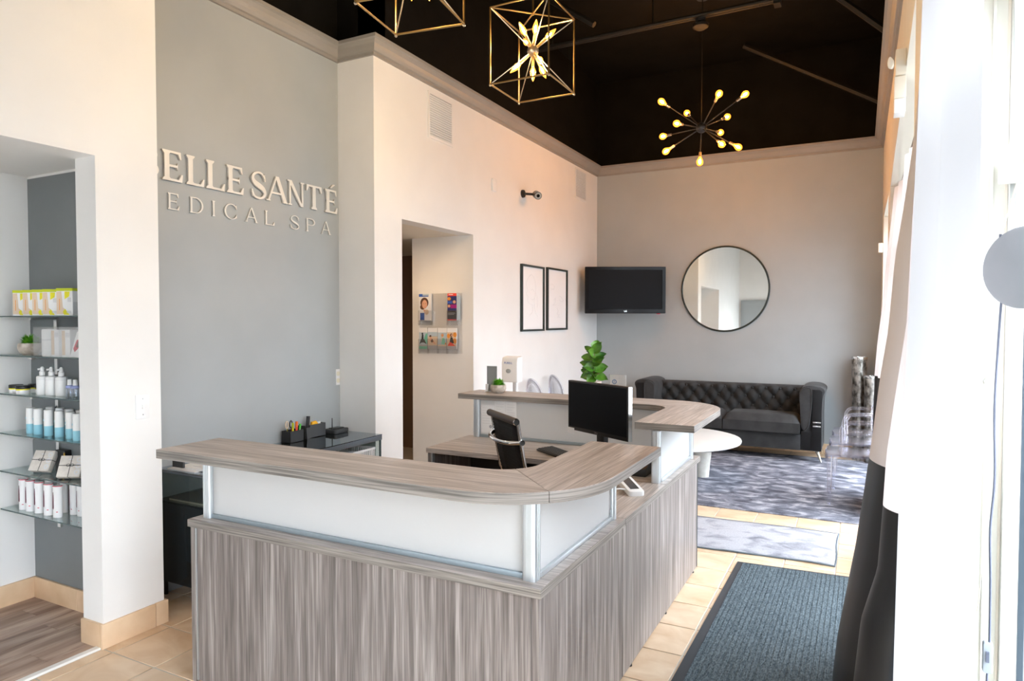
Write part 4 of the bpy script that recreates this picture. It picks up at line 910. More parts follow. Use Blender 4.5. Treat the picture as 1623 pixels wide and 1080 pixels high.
tag(MB().box(XL, XL + 0.02, 6.085, 6.175, 2.98, 3.105).obj('sensor_plate', 'white_plastic', bevel=0.004), 'blank white rectangular plate between the doorway and the camera', 'plate')
sc_ = thing('security_camera', 'small black bullet camera on the white wall above the two frames', 'camera', (XL, 6.83, 3.05))
MB().frustum((XL, 6.80, 3.065), (XL + 0.02, 6.80, 3.065), 0.045, 0.042, 18).obj('base', 'smoke', sc_, smooth=40)
MB().tube([(XL + 0.02, 6.80, 3.065), (XL + 0.07, 6.82, 3.06), (XL + 0.10, 6.85, 3.06)], 0.014, 8).obj('arm', 'smoke', sc_, smooth=50)
cdir = Vector((0.55, -0.80, -0.28)).normalized(); cc = Vector((XL + 0.12, 6.90, 3.065))
bd = MB().frustum(cc, cc + cdir * 0.15, 0.042, 0.042, 20).obj('housing', 'smoke', sc_, smooth=40)
lab(MB().frustum(cc + cdir * 0.150, cc + cdir * 0.153, 0.036, 0.036, 20).obj('lens_ring', 'mid_gray', bd), 'grey lens ring')
MB().frustum(cc + cdir * 0.153, cc + cdir * 0.157, 0.018, 0.018, 16).obj('lens', 'black_gloss', bd)

def picture(y0, y1, z0, z1, label, curves):
    t = thing('framed_print', label, 'picture', (XL, (y0 + y1) / 2, z0), 0, 'two narrow black framed line drawings')
    w, d = 0.022, 0.030; x = XL
    for a, b, c, e in ((y0, y1, z0, z0 + w), (y0, y1, z1 - w, z1), (y0, y0 + w, z0 + w, z1 - w), (y1 - w, y1, z0 + w, z1 - w)):
        MB().box(x, x + d, a, b, c, e).obj('frame', 'frame_black', t)
    MB().box(x, x + 0.012, y0 + w, y1 - w, z0 + w, z1 - w).obj('paper', 'white_paper', t)
    ln = MB()
    for c in curves:
        sp = spline([(x + 0.0126, y0 + (y1 - y0) * u, z0 + (z1 - z0) * v) for u, v in c], 5)
        ln.tube(sp, 0.0016, 4)
    ln.obj('line_drawing', 'pale_ink', t)
FACE = [(0.30, 0.80), (0.22, 0.72), (0.27, 0.62), (0.22, 0.56), (0.30, 0.52), (0.28, 0.46), (0.36, 0.42), (0.50, 0.40)]
picture(6.741, 7.339, 1.530, 2.284, 'tall black framed faint line drawing, the one nearer the doorway',
        [FACE, [(0.3, 0.8), (0.45, 0.86), (0.6, 0.78), (0.64, 0.62), (0.58, 0.46), (0.62, 0.3), (0.74, 0.22)], [(0.5, 0.40), (0.5, 0.3), (0.36, 0.24)], [(0.42, 0.62), (0.5, 0.64), (0.56, 0.60)], [(0.4, 0.5), (0.5, 0.48), (0.58, 0.50)], [(0.62, 0.6), (0.72, 0.5), (0.7, 0.36)]])
picture(7.432, 8.050, 1.536, 2.294, 'tall black framed faint line drawing, the one nearer the television',
        [[(0.16, 0.72), (0.26, 0.74), (0.38, 0.70), (0.30, 0.66), (0.2, 0.67)], [(0.2, 0.64), (0.28, 0.66), (0.36, 0.65)], [(0.6, 0.56), (0.72, 0.54), (0.82, 0.48), (0.7, 0.47), (0.62, 0.5)], [(0.34, 0.48), (0.42, 0.52), (0.4, 0.44), (0.3, 0.40), (0.46, 0.41)], [(0.5, 0.36), (0.56, 0.3), (0.5, 0.26), (0.62, 0.25), (0.54, 0.22)], [(0.52, 0.2), (0.6, 0.21), (0.66, 0.2)]])

# television on a corner arm
tvu = Vector((0.96, 0.494, 0)).normalized(); tvn = Vector((tvu.y, -tvu.x, 0)); tvc = Vector((-2.78, 8.67, 2.058))
tv = thing('television', 'black flat television angled out from the corner above the fig', 'television', (tvc.x, tvc.y, 1.75))
ft_ = frame3(tvc, tvu, tvn)
pbox(MB(), ft_, -0.535, 0.535, -0.312, 0.308, -0.06, 0).obj('housing', 'black_gloss', tv, bevel=0.010)
bz = MB()
for a0, a1, b0, b1 in ((-0.53, 0.53, 0.262, 0.303), (-0.53, 0.53, -0.306, -0.256), (-0.53, -0.487, -0.256, 0.262), (0.487, 0.53, -0.256, 0.262)): pbox(bz, ft_, a0, a1, b0, b1, 0, 0.010)
bz.obj('bezel', 'black_gloss', tv)
pbox(MB(), ft_, -0.486, 0.486, -0.255, 0.261, 0.0005, 0.002).obj('display', 'screen', tv)
words('LG', 0.032, lambda x, y, z: ft_(x, y - 0.292, 0.0104 + z), 'silver', 'logo', tv)
lab(pbox(MB(), ft_, 0.42, 0.46, -0.321, -0.312, -0.03, 0.0).obj('sticker', 'red', tv), 'small red and white sticker below the rim')
MB().tube([ft_(0, 0, -0.06), (-2.95, 8.98, 2.058), (-3.18, 9.05, 2.058), (-3.25, YB - 0.03, 2.058)], 0.025, 8).obj('wall_arm', 'smoke', tv)
MB().box(-3.34, -3.16, YB - 0.022, YB - 0.001, 1.93, 2.19).obj('wall_plate', 'smoke', tv)

# round mirror
mr_ = thing('round_mirror', 'large round mirror with a thin dark rim on the grey back wall', 'mirror', (-1.60, YB, 2.07))
rim = [(-1.60 + 0.553 * math.cos(2 * PI * k / 72), YB - 0.016, 2.068 + 0.553 * math.sin(2 * PI * k / 72)) for k in range(72)]
MB().tube(rim, 0.0125, 8, closed=True).obj('rim', 'frame_black', mr_, smooth=60)
MB().lathe([(0.55, 0), (0.55, 0.004)], (-1.60, YB - 0.016, 2.068), 72, fn=lambda x, y, z: (x, -z, y)).obj('mirror_glass', 'mirror', mr_)
MB().lathe([(0.54, 0), (0.54, 0.010)], (-1.60, YB - 0.0005, 2.068), 48, fn=lambda x, y, z: (x, -z, y)).obj('backing', 'black', mr_)

# brochure rack on the corridor wall, each brochure its own thing
YR = 5.72
rk = thing('brochure_rack', 'clear acrylic wall rack with two rows of pockets inside the doorway', 'rack', (-3.75, YR, 1.33))
MB().box(-4.005, -3.50, YR - 0.008, YR - 0.003, 1.325, 1.925).obj('back_sheet', 'acrylic_thin', rk)
BR = [(-3.995, -3.845, 1.655, 1.925), (-3.652, -3.545, 1.655, 1.922), (-3.994, -3.893, 1.365, 1.580), (-3.886, -3.772, 1.372, 1.578), (-3.768, -3.662, 1.372, 1.578), (-3.658, -3.548, 1.372, 1.578)]
for k, (x0, x1, z0, z1) in enumerate(BR):
    mb = MB(); zt = z0 + 0.10; mb.box(x0 - 0.006, x1 + 0.006, YR - 0.044, YR - 0.041, z0 - 0.05, zt); mb.box(x0 - 0.006, x0 - 0.003, YR - 0.041, YR - 0.009, z0 - 0.05, zt); mb.box(x1 + 0.003, x1 + 0.006, YR - 0.041, YR - 0.009, z0 - 0.05, zt); mb.box(x0 - 0.006, x1 + 0.006, YR - 0.041, YR - 0.009, z0 - 0.012, z0 - 0.008)
    mb.obj('pocket', 'acrylic_thin', rk)
def brochure(k, label, base, shapes, th=0.012):
    x0, x1, z0, z1 = BR[k]; t = thing('brochure', label, 'brochure', ((x0 + x1) / 2, YR - 0.02, z0), 0, 'brochures in the clear wall rack')
    MB().box(x0, x1, YR - 0.022 - th, YR - 0.022, z0, z1).obj('pages', 'white_paper', t)
    W_, H_ = x1 - x0, z1 - z0; y = YR - 0.0222 - th; layer = 0
    pts = {}
    mats = []; mb = MB()
    for mt, kind, a in [(base, 'r', (0, 1, 0, 1))] + shapes:
        layer += 1; yy = y - 0.00025 * layer
        if mt not in mats: mats.append(mt)
        mb.mat(mats.index(mt))
        if kind == 'r': poly = [(a[0], a[2]), (a[1], a[2]), (a[1], a[3]), (a[0], a[3])]
        elif kind == 'e': poly = [(a[0] + a[2] * math.cos(2 * PI * q / 18), a[1] + a[3] * math.sin(2 * PI * q / 18)) for q in range(18)]
        else: poly = a
        mb.add([(x0 + W_ * u, yy, z0 + H_ * v) for u, v in poly], [tuple(range(len(poly)))])
    mb.obj('cover_print', mats, t)
    return t
brochure(0, 'white brochure with a smiling brown haired woman and blue panels, upper row', 'white_paper',
    [('royal', 'r', (0, 0.30, 0.88, 0.985)), ('sky_print', 'r', (0.30, 0.80, 0.92, 0.985)), ('royal', 'r', (0.30, 0.78, 0.885, 0.92)), ('hair', 'e', (0.45, 0.66, 0.33, 0.19)), ('hair', 'e', (0.30, 0.50, 0.20, 0.10)), ('skin', 'p', [(0.36, 0.40), (0.58, 0.40), (0.80, 0.30), (0.70, 0.22), (0.5, 0.24), (0.42, 0.32)]),
     ('sand_print', 'e', (0.64, 0.31, 0.16, 0.10)), ('skin', 'e', (0.47, 0.60, 0.215, 0.165)), ('hair', 'p', [(0.27, 0.70), (0.42, 0.78), (0.66, 0.74), (0.72, 0.62), (0.76, 0.72), (0.58, 0.84), (0.34, 0.80)]), ('hair', 'r', (0.36, 0.43, 0.625, 0.635)), ('hair', 'r', (0.52, 0.60, 0.625, 0.635)), ('white_paper', 'p', [(0.38, 0.53), (0.46, 0.505), (0.55, 0.53), (0.47, 0.515)]), ('red', 'p', [(0.38, 0.528), (0.47, 0.492), (0.56, 0.528), (0.47, 0.507)]),
     ('royal', 'r', (0.12, 0.46, 0.01, 0.28))])
brochure(1, 'red topped brochure with purple and magenta panels, upper row', 'purple',
    [('vermilion', 'r', (0, 1, 0.90, 1.0)), ('white_paper', 'r', (0.12, 0.60, 0.94, 0.965)), ('orange_print', 'e', (0.18, 0.80, 0.2, 0.06)), ('navy', 'r', (0.4, 1, 0.72, 0.9)), ('royal', 'r', (0, 0.52, 0.62, 0.71)), ('skin', 'e', (0.75, 0.68, 0.16, 0.06)), ('magenta', 'r', (0.35, 1, 0.45, 0.58)), ('skin', 'e', (0.18, 0.53, 0.14, 0.055)), ('navy', 'r', (0, 1, 0.36, 0.44)), ('dark_print', 'r', (0, 1, 0.05, 0.35)), ('pale_ink', 'r', (0.1, 0.85, 0.26, 0.275)), ('pale_ink', 'r', (0.1, 0.75, 0.21, 0.222)), ('vermilion', 'r', (0, 1, 0, 0.035))])
tag(MB().box(-3.542, -3.512, YR - 0.030, YR - 0.020, 1.66, 1.90).obj('leaflet', 'sky_print'), 'pale blue leaflet edge beside the red topped brochure', 'leaflet')
brochure(2, 'pale brochure with a dark seated figure and teal band, lower row', 'sky_print',
    [('white_paper', 'r', (0, 1, 0.78, 1)), ('teal', 'p', [(0.5, 0.3), (1, 0.25), (1, 0.75), (0.78, 0.7), (0.6, 0.5)]), ('dark_print', 'e', (0.40, 0.72, 0.10, 0.05)), ('dark_print', 'p', [(0.28, 0.44), (0.34, 0.68), (0.52, 0.68), (0.55, 0.42)]), ('dark_print', 'p', [(0.04, 0.22), (0.22, 0.46), (0.62, 0.46), (0.92, 0.22), (0.6, 0.30), (0.3, 0.30)]), ('grey_ink', 'r', (0, 1, 0.13, 0.20)), ('teal', 'r', (0, 1, 0, 0.13))])
brochure(3, 'pale grey brochure with a reclining figure on sand, lower row', 'sand_print',
    [('white_paper', 'r', (0, 1, 0.80, 1)), ('sky_print', 'r', (0, 1, 0.60, 0.80)), ('grey_ink', 'r', (0.3, 1, 0.585, 0.60)), ('hair', 'e', (0.26, 0.60, 0.11, 0.055)), ('skin', 'p', [(0.18, 0.40), (0.30, 0.60), (0.44, 0.46), (0.82, 0.26), (0.74, 0.21), (0.36, 0.32)]), ('hair', 'p', [(0.28, 0.36), (0.46, 0.48), (0.6, 0.34), (0.4, 0.28)]), ('grey_ink', 'r', (0, 1, 0, 0.15))])
brochure(4, 'white brochure with an orange haired figure in pale green, lower row', 'sky_print',
    [('white_paper', 'r', (0, 1, 0.78, 1)), ('orange_print', 'e', (0.52, 0.66, 0.14, 0.075)), ('skin', 'e', (0.50, 0.68, 0.09, 0.045)), ('sand_print', 'p', [(0.36, 0.36), (0.42, 0.58), (0.60, 0.58), (0.66, 0.34)]), ('teal', 'p', [(0.40, 0.22), (0.50, 0.52), (0.76, 0.50), (0.84, 0.2)]), ('orange_print', 'e', (0.88, 0.24, 0.08, 0.04)), ('sand_print', 'r', (0, 1, 0.12, 0.19)), ('grey_ink', 'r', (0, 1, 0, 0.12))])
brochure(5, 'orange brochure with a dark haired figure among gold discs, lower row', 'sand_print',
    [('white_paper', 'r', (0, 1, 0.80, 1)), ('orange_print', 'e', (0.16, 0.62, 0.16, 0.11)), ('orange_print', 'e', (0.84, 0.68, 0.2, 0.12)), ('orange_print', 'e', (0.82, 0.38, 0.2, 0.13)), ('hair', 'e', (0.46, 0.66, 0.14, 0.08)), ('skin', 'e', (0.50, 0.66, 0.08, 0.045)), ('dark_print', 'p', [(0.28, 0.34), (0.40, 0.58), (0.60, 0.54), (0.74, 0.28), (0.5, 0.24)]), ('vermilion', 'p', [(0.05, 0.14), (0.3, 0.34), (0.6, 0.26), (0.9, 0.14)]), ('grey_ink', 'r', (0, 1, 0, 0.13))])

# ------------------------------------------------------------------ floor coverings
rg = tag(MB().box(-2.80, 0.185, 6.105, 8.86, 0.0005, 0.012).obj('area_rug', 'rug', bevel=0.004), 'large distressed slate and lavender rug under the sofa and round table', 'rug')
rn = thing('runner_rug', 'narrow pale grey runner rug lying between the big rug and the dark mat', 'rug', (-1.0, 5.36, 0))
def wavy(u, v):
    x = -2.1 + 1.965 * u; y = 4.972 + 0.775 * v
    y += 0.018 * math.sin(u * 9.0) * (1 if v < 0.5 else 0.7) * (abs(v - 0.5) * 2); x += 0.005 * math.sin(v * 7) * (u > 0.98)
    e = max(abs(u - 0.98) < 0.03, v < 0.02 or v > 0.98)
    return (x, y, 0.006 + 0.004 * max(0, math.sin(u * 22 + v * 3)) * (v < 0.12) * (u > 0.6))
MB().grid(60, 14, wavy).obj('pile', 'runner', rn, smooth=60, solid=0.007)
bnd = [wavy(i / 40, 0) for i in range(41)] + [wavy(1, i / 12) for i in range(1, 13)] + [wavy(1 - i / 40, 1) for i in range(1, 41)]
MB().tube([(p[0], p[1], p[2] + 0.001) for p in bnd], 0.006, 5).obj('binding', 'runner_edge', rn, smooth=60)
mt_ = thing('entrance_mat', 'dark slate ribbed entrance mat on the tile by the window curtain', 'mat', (-0.30, 3.85, 0), 0.0)
MB().prism([(-0.752, 2.95), (0.17, 2.93), (0.17, 4.835), (-0.728, 4.782)], 0.0005, 0.006).obj('rubber_border', 'rubber', mt_)
mb = MB(); nr = 33
for k in range(nr):
    u0, u1 = k / nr, (k + 0.62) / nr
    def e(u, y): return (-0.70 + 0.006 * (y - 2.99) + u * 0.85, y)
    a, b, c, d_ = e(u0, 2.99), e(u1, 2.99), e(u1, 4.755), e(u0, 4.755)
    mb.prism([a, b, (c[0], 4.755 + 0.045 * u1), (d_[0], 4.755 + 0.045 * u0)], 0.006, 0.0105)
rb = mb.obj('carpet_ribs', 'mat', mt_); rb['kind'] = 'stuff'
a, b, c, d_ = (-0.70, 2.985), (0.155, 2.985), (0.165, 4.805), (-0.69, 4.757)
MB().prism([a, b, c, d_], 0.006, 0.0075).obj('carpet_ground', 'mat', mt_)

# ------------------------------------------------------------------ sofa, round table, vases, clear chairs
sf = thing('tufted_sofa', 'charcoal velvet sofa with a tufted back against the grey back wall', 'sofa', (-1.485, 8.85, 0))
SX0, SX1 = -2.36, -0.61
MB().box(SX0, SX1, 8.53, 9.10, 0.135, 0.325).obj('base', 'velvet', sf, bevel=0.012)
def cushion(x0, x1):
    def g(u, v):
        return 0
    mb = MB(); n = 16
    def top(u, v):
        e = min(1, min(u, 1 - u) / 0.10) ; f = min(1, min(v, 1 - v) / 0.16)
        k = (1 - (1 - e) ** 2.2) * (1 - (1 - f) ** 2.2)
        return (x0 + (x1 - x0) * u, 8.475 + 0.475 * v, 0.455 + 0.085 * k + 0.012 * math.sin(PI * u) * math.sin(PI * v))
    mb.grid(24, 14, top); mb.box(x0, x1, 8.475, 8.95, 0.335, 0.4549)
    return mb.obj('seat_cushion', 'velvet', sf, smooth=70)
cushion(SX0 + 0.01, -1.492); cushion(-1.482, SX1 - 0.01)
prof = spline([(8.965, 0.44, 0), (8.955, 0.56, 0), (8.935, 0.68, 0), (8.91, 0.77, 0), (8.905, 0.815, 0), (8.925, 0.848, 0), (8.975, 0.862, 0), (9.04, 0.855, 0), (9.10, 0.82, 0), (9.12, 0.74, 0), (9.12, 0.45, 0), (9.12, 0.14, 0)], 6)
cum = [0]
for i in range(1, len(prof)): cum.append(cum[-1] + (prof[i] - prof[i - 1]).length)
TUFT_L = 0.40
BW, BH = 0.165, 0.115
btn = []
for r in range(4):
    for c in range(-1, 13):
        x = SX0 + 0.085 + c * BW + (r % 2) * BW / 2
        if SX0 - 0.05 < x < SX1 + 0.05: btn.append((x, 0.035 + r * BH))
def at_s(sv):
    i = 1
    while i < len(cum) - 1 and cum[i] < sv: i += 1
    f = (sv - cum[i - 1]) / max(1e-9, cum[i] - cum[i - 1]); p = prof[i - 1].lerp(prof[i], f); t = (prof[i] - prof[i - 1]).normalized()
    return p, Vector((-t.y, t.x, 0))
NS = 60
def back(u, v):
    x = SX0 + (SX1 - SX0) * u; sv = v * cum[-1] if v > 0.42 else v * cum[-1]
    p, nrm = at_s(sv); h = 0.0
    if sv < 0.50:
        a = (x - SX0 - 0.085) / BW; b = (sv - 0.035) / (BH * 2)
        p1 = (a + b) % 1.0; p2 = (a - b) % 1.0
        d1 = min(p1, 1 - p1); d2 = min(p2, 1 - p2)
        puff = min(1, d1 / 0.5) ** 0.55 * min(1, d2 / 0.5) ** 0.55
        fade = 1 if sv < 0.38 else max(0, 1 - (sv - 0.38) / 0.10)
        db = min(((x - bx) ** 2 + (sv - bs) ** 2) for bx, bs in btn) ** 0.5
        h = (0.040 * (puff - 0.55) - 0.030 * math.exp(-(db / 0.020) ** 2)) * fade
    q = p + nrm * h
    return (x, q.x, q.y)
MB().grid(132, 96, back).obj('backrest', 'velvet', sf, smooth=80)
for bx, bs in btn:
    if SX0 + 0.03 < bx < SX1 - 0.03 and bs < 0.45:
        p, nr_ = at_s(bs); q = p - nr_ * 0.014
        MB().sphere((bx, q.x, q.y), 0.013, 8, 5).obj('button', 'velvet', sf, smooth=60)
def arm(sgn):
    xc = SX1 if sgn > 0 else SX0
    pr_ = [(0.0, 0.15), (0.0, 0.60), (-0.015, 0.72), (-0.02, 0.80), (0.0, 0.862), (0.06, 0.893), (0.13, 0.898), (0.20, 0.888), (0.243, 0.862), (0.252, 0.825), (0.238, 0.78), (0.226, 0.70), (0.222, 0.45), (0.226, 0.15)]
    sp = spline([(a, b, 0) for a, b in pr_], 3); poly = [(xc + sgn * p.x, p.y) for p in sp]
    if sgn < 0: poly = poly[::-1]
    mb = MB(); mb.prism(poly, 8.545, 9.12, lambda u, v, w: (u, w, v)); mb.obj('armrest', 'velvet', sf, bevel=0.016, smooth=50)
    # padded front roll on the inner side, dark facing with its two metal bars on the outer side
    ins = spline([(xc + sgn * a, b, 0) for a, b in ((0.0, 0.40), (-0.01, 0.62), (-0.018, 0.80), (0.03, 0.868), (0.095, 0.868), (0.115, 0.80), (0.108, 0.62), (0.085, 0.44), (0.04, 0.365))], 4)
    pl = [(p.x, p.y) for p in ins]
    if sgn < 0: pl = pl[::-1]
    MB().prism(pl, 8.520, 8.546, lambda u, v, w: (u, w, v)).obj('front_roll', 'velvet', sf, bevel=0.010, smooth=50)
    MB().tube([(p.x, 8.519, p.y) for p in ins[14:]], 0.005, 6).obj('piping', 'velvet', sf, smooth=60)
    fp_ = [(0.10, 0.14), (0.222, 0.14), (0.220, 0.60), (0.228, 0.83), (0.20, 0.852), (0.122, 0.852), (0.122, 0.60)]
    fpl = [(xc + sgn * a, b) for a, b in fp_]
    if sgn < 0: fpl = fpl[::-1]
    f_ = lab(MB().prism(fpl, 8.528, 8.548, lambda u, v, w: (u, w, v)).obj('front_facing', 'velvet_black', sf, bevel=0.004), 'smooth black facing of the arm')
    lo = lab(MB().prism([(xc + sgn * a, b) for a, b in ((-0.0, 0.14), (0.222, 0.14), (0.222, 0.36), (-0.0, 0.36))][::sgn], 8.530, 8.547, lambda u, v, w: (u, w, v)).obj('lower_facing', 'velvet_black', sf, bevel=0.004), 'smooth black facing of the arm')
    for z in (0.42, 0.465): MB().box(xc + sgn * 0.128, xc + sgn * 0.214, 8.518, 8.529, z, z + 0.018).obj('metal_bar', 'silver', f_, bevel=0.003)
arm(1); arm(-1)
for x, y, dx, dy in ((-0.44, 8.60, 0.05, -0.055), (-2.53, 8.60, -0.05, -0.055), (-0.44, 9.06, 0.05, 0.04), (-2.53, 9.06, -0.05, 0.04)):
    MB().frustum((x, y, 0.142), (x + dx, y + dy, 0.0125 if y < 8.7 else 0.0), 0.022, 0.008, 12).obj('leg', 'steel_leg', sf, smooth=50)
    MB().box(x - 0.05, x + 0.05, y - 0.03, y + 0.03, 0.132, 0.142).obj('leg_plate', 'silver', sf)

tb = thing('round_table', 'low round white table on pale pillar legs in front of the sofa', 'table', (-1.78, 7.10, 0))
MB().lathe([(0.001, 0.385), (0.68, 0.385), (0.715, 0.40), (0.72, 0.415), (0.715, 0.428), (0.70, 0.432), (0.001, 0.432)], (-1.78, 7.10, 0), 64).obj('tabletop', 'table_white', tb, smooth=40)
for a in (-0.1, 1.95, 4.05):
    x, y = -1.78 + 0.335 * math.cos(a + 0.45), 7.10 + 0.335 * math.sin(a + 0.45)
    MB().lathe([(0.066, 0.0125), (0.078, 0.15), (0.096, 0.30), (0.105, 0.3845)], (x, y, 0), 24).obj('leg', 'stone_leg', tb, smooth=50)

def vase(x, y, h, r, label):
    v = thing('floor_vase', label, 'vase', (x, y, 0), 0, 'tall silver floor vases')
    MB().lathe([(r * 0.70, 0.0), (r * 0.72, 0.02), (r * 0.80, h * 0.35), (r * 0.92, h * 0.75), (r, h * 0.975)], (x, y, 0), 28).obj('body', 'vase', v, smooth=50)
    MB().lathe([(r, h * 0.975), (r * 1.03, h * 0.985), (r * 1.02, h), (r * 0.93, h), (r * 0.90, h * 0.93), (0.001, h * 0.92)], (x, y, 0), 28).obj('rim', 'silver', v, smooth=40)
vase(-0.012, 8.98, 1.225, 0.086, 'taller silver hammered floor vase standing in the corner by the sofa')
vase(0.118, 8.80, 1.015, 0.083, 'shorter silver hammered floor vase in front of the taller one')

def ghost_chair(label, loc, rz, arms, group, h=0.95):
    c = thing('clear_chair', label, 'chair', loc, rz, group)
    def add(mb, nm, **k): return mb.obj(nm, 'acrylic', c, local=True, **k)
    seat = MB(); seat.prism([(-0.20, -0.19), (0.20, -0.19), (0.245, 0.215), (0.0, 0.235), (-0.245, 0.215)], 0.432, 0.450); add(seat, 'seat', bevel=0.004)
    ap = MB()
    for p, q in (((-0.243, 0.212), (0.0, 0.232)), ((0.0, 0.232), (0.243, 0.212)), ((-0.20, -0.188), (-0.243, 0.212)), ((0.20, -0.188), (0.243, 0.212))):
        d = (Vector(q) - Vector(p)); n = Vector((-d.y, d.x)).normalized() * 0.004
        ap.add([(p[0] - n.x, p[1] - n.y, 0.385), (q[0] - n.x, q[1] - n.y, 0.385), (q[0] + n.x, q[1] + n.y, 0.385), (p[0] + n.x, p[1] + n.y, 0.385),
                (p[0] - n.x, p[1] - n.y, 0.431), (q[0] - n.x, q[1] - n.y, 0.431), (q[0] + n.x, q[1] + n.y, 0.431), (p[0] + n.x, p[1] + n.y, 0.431)],
               [(0, 3, 2, 1), (4, 5, 6, 7), (0, 1, 5, 4), (1, 2, 6, 5), (2, 3, 7, 6), (3, 0, 4, 7)])
    add(ap, 'apron')
    for sx in (-1, 1):
        l = MB(); l.frustum((sx * 0.222, 0.198, 0.0), (sx * 0.226, 0.198, 0.431), 0.013, 0.024, 8); add(l, 'leg', smooth=40)
        f = MB(); f.frustum((sx * 0.222, 0.198, 0.0), (sx * 0.222, 0.198, 0.010), 0.016, 0.016, 8); add(f, 'leg_tip', smooth=40)
        l = MB(); l.tube([(sx * 0.20, -0.215, 0.0), (sx * 0.19, -0.195, 0.25), (sx * 0.185, -0.18, 0.431)], [0.013, 0.018, 0.022], 8); add(l, 'leg', smooth=40)
        s_ = MB(); s_.tube([(sx * 0.17, -0.18, 0.452), (sx * 0.165, -0.200, 0.60)], [0.020, 0.016], 8); add(s_, 'back_post', smooth=40)
    n = 28
    def rimp(t, k=1.0):
        a, z = 0.205 * k * math.sin(t) * (1 + 0.06 * math.cos(t)), (h - 0.24) - 0.235 * k * math.cos(t)
        return (a, -0.190 - (z - 0.55) * 0.09 - 0.05 * math.cos(a * 7) + 0.05, z)
    add(MB().tube([rimp(2 * PI * q / n) for q in range(n)], 0.012, 8, closed=True), 'back_rim', smooth=60)
    bk_ = MB(); rings = [[rimp(2 * PI * q / n, k) for q in range(n)] for k in (0.97, 0.66, 0.33)]
    vs = [p for r_ in rings for p in r_] + [rimp(0, 0.0)]
    fs = [(r_ * n + q, r_ * n + (q + 1) % n, (r_ + 1) * n + (q + 1) % n, (r_ + 1) * n + q) for r_ in range(2) for q in range(n)] + [(2 * n + q, 2 * n + (q + 1) % n, 3 * n) for q in range(n)]
    bk_.add(vs, fs); add(bk_, 'backrest', smooth=60, solid=0.008)
    if arms:
        for sx in (-1, 1):
            sp = spline([(sx * 0.205, -0.235, 0.68), (sx * 0.25, -0.14, 0.672), (sx * 0.272, 0.0, 0.668), (sx * 0.272, 0.065, 0.655), (sx * 0.262, 0.10, 0.60), (sx * 0.245, 0.10, 0.50), (sx * 0.238, 0.10, 0.452)], 5)
            add(MB().tube(sp, 0.016, 8), 'armrest', smooth=60)
    return c
gA = 'clear armchairs in a row along the windows'
ghost_chair('clear acrylic armchair in the window row, the one nearest the entrance mat', (-0.045, 6.86, 0.0125), PI / 2 + 0.04, True, gA)
src = [o for o in COL.objects if o.name == 'clear_chair'][0]
dup(src, (-0.035, 7.50, 0.0125), PI / 2 + 0.05, 'clear acrylic armchair in the middle of the window row', gA)
dup(src, (-0.03, 8.12, 0.0125), PI / 2 + 0.03, 'clear acrylic armchair in the window row, the one nearest the silver vases', gA)
gB = 'clear oval backed chairs against the white wall'
o1 = ghost_chair('clear oval backed chair by the white wall, nearer the sanitizer dispenser', (-3.06, 6.82, 0.0), -PI / 2, False, gB, 1.0)
dup(o1, (-3.06, 7.42, 0.0), -PI / 2, 'clear oval backed chair by the white wall, nearer the fig and television', gB)

# ------------------------------------------------------------------ curtains
def curtain(label, stations, z0, z1, zb, mats, nz=40, seg=6, group='colour blocked window curtains'):
    """stations: plan points along the cloth, each (y, [(z, x), ...]); the cloth is split at the colour seam zb into its two bands"""
    x0 = stations[0][1]; c = thing('curtain', label, 'curtain', (x0 if isinstance(x0, float) else x0[-1][1], stations[0][0], 0), 0, group)
    def band(a, b, nm, mt, k):
        mb = MB(); rows = []
        for i in range(k + 1):
            z = a + (b - a) * i / k
            pts = [(lerp_table(xs, z) if isinstance(xs, list) else xs, y if not isinstance(y, list) else lerp_table(y, z), z) for y, xs in stations]
            rows.append(spline(pts, seg))
        w = len(rows[0]); vs = [tuple(p) for r in rows for p in r]
        mb.add(vs, [(j * w + i, j * w + i + 1, (j + 1) * w + i + 1, (j + 1) * w + i) for j in range(k) for i in range(w - 1)])
        return mb.obj(nm, mt, c, smooth=80)
    if zb > z0: lab(band(z0, zb, 'lower_band', mats[1], nz), 'charcoal lower band of the curtain'); band(zb, z1, 'upper_band', mats[0], nz)
    else: band(z0, z1, 'cloth', mats[0], nz)
    return c
A = [(3.4, .215), (2.79, .200), (2.38, .175), (2.11, .144), (1.9, .116), (1.61, .096), (1.42, .070), (1.22, .050), (1.10, .036), (.74, -.007), (.345, -.070), (.16, -.087), (0, -.095)]
Bc = [(3.4, .175), (2.4, .147), (1.9, .128), (1.65, .120), (1.45, .096), (1.25, .073), (1.10, .066), (.9, .054), (.74, .012), (.53, -.007), (.25, -.02), (0, -.03)]
def sh(t, d): return [(z, x + d) for z, x in t]
curtain('colour blocked curtain, white above and charcoal below, at the edge of the entrance mat',
        [(3.40, sh(A, 0.12)), (3.26, sh(A, 0.035)), (3.10, A), (2.95, sh(A, 0.03)), (2.80, sh(A, 0.11)), (2.62, sh(Bc, 0.12)), (2.45, sh(Bc, 0.035)), (2.32, Bc), (2.24, sh(Bc, 0.022)), (2.20, sh(Bc, 0.075)), (2.22, sh(Bc, 0.13))],
        0.013, 3.30, 1.10, ('curtain_white', 'curtain_black'))
C1 = [(3.4, .150), (2.2, .128), (1.6, .112), (1.1, .098), (0.6, .092), (0, .090)]
C2 = [(3.4, .175), (1.6, .150), (1.1, .140), (0.8, .128), (0, .095)]
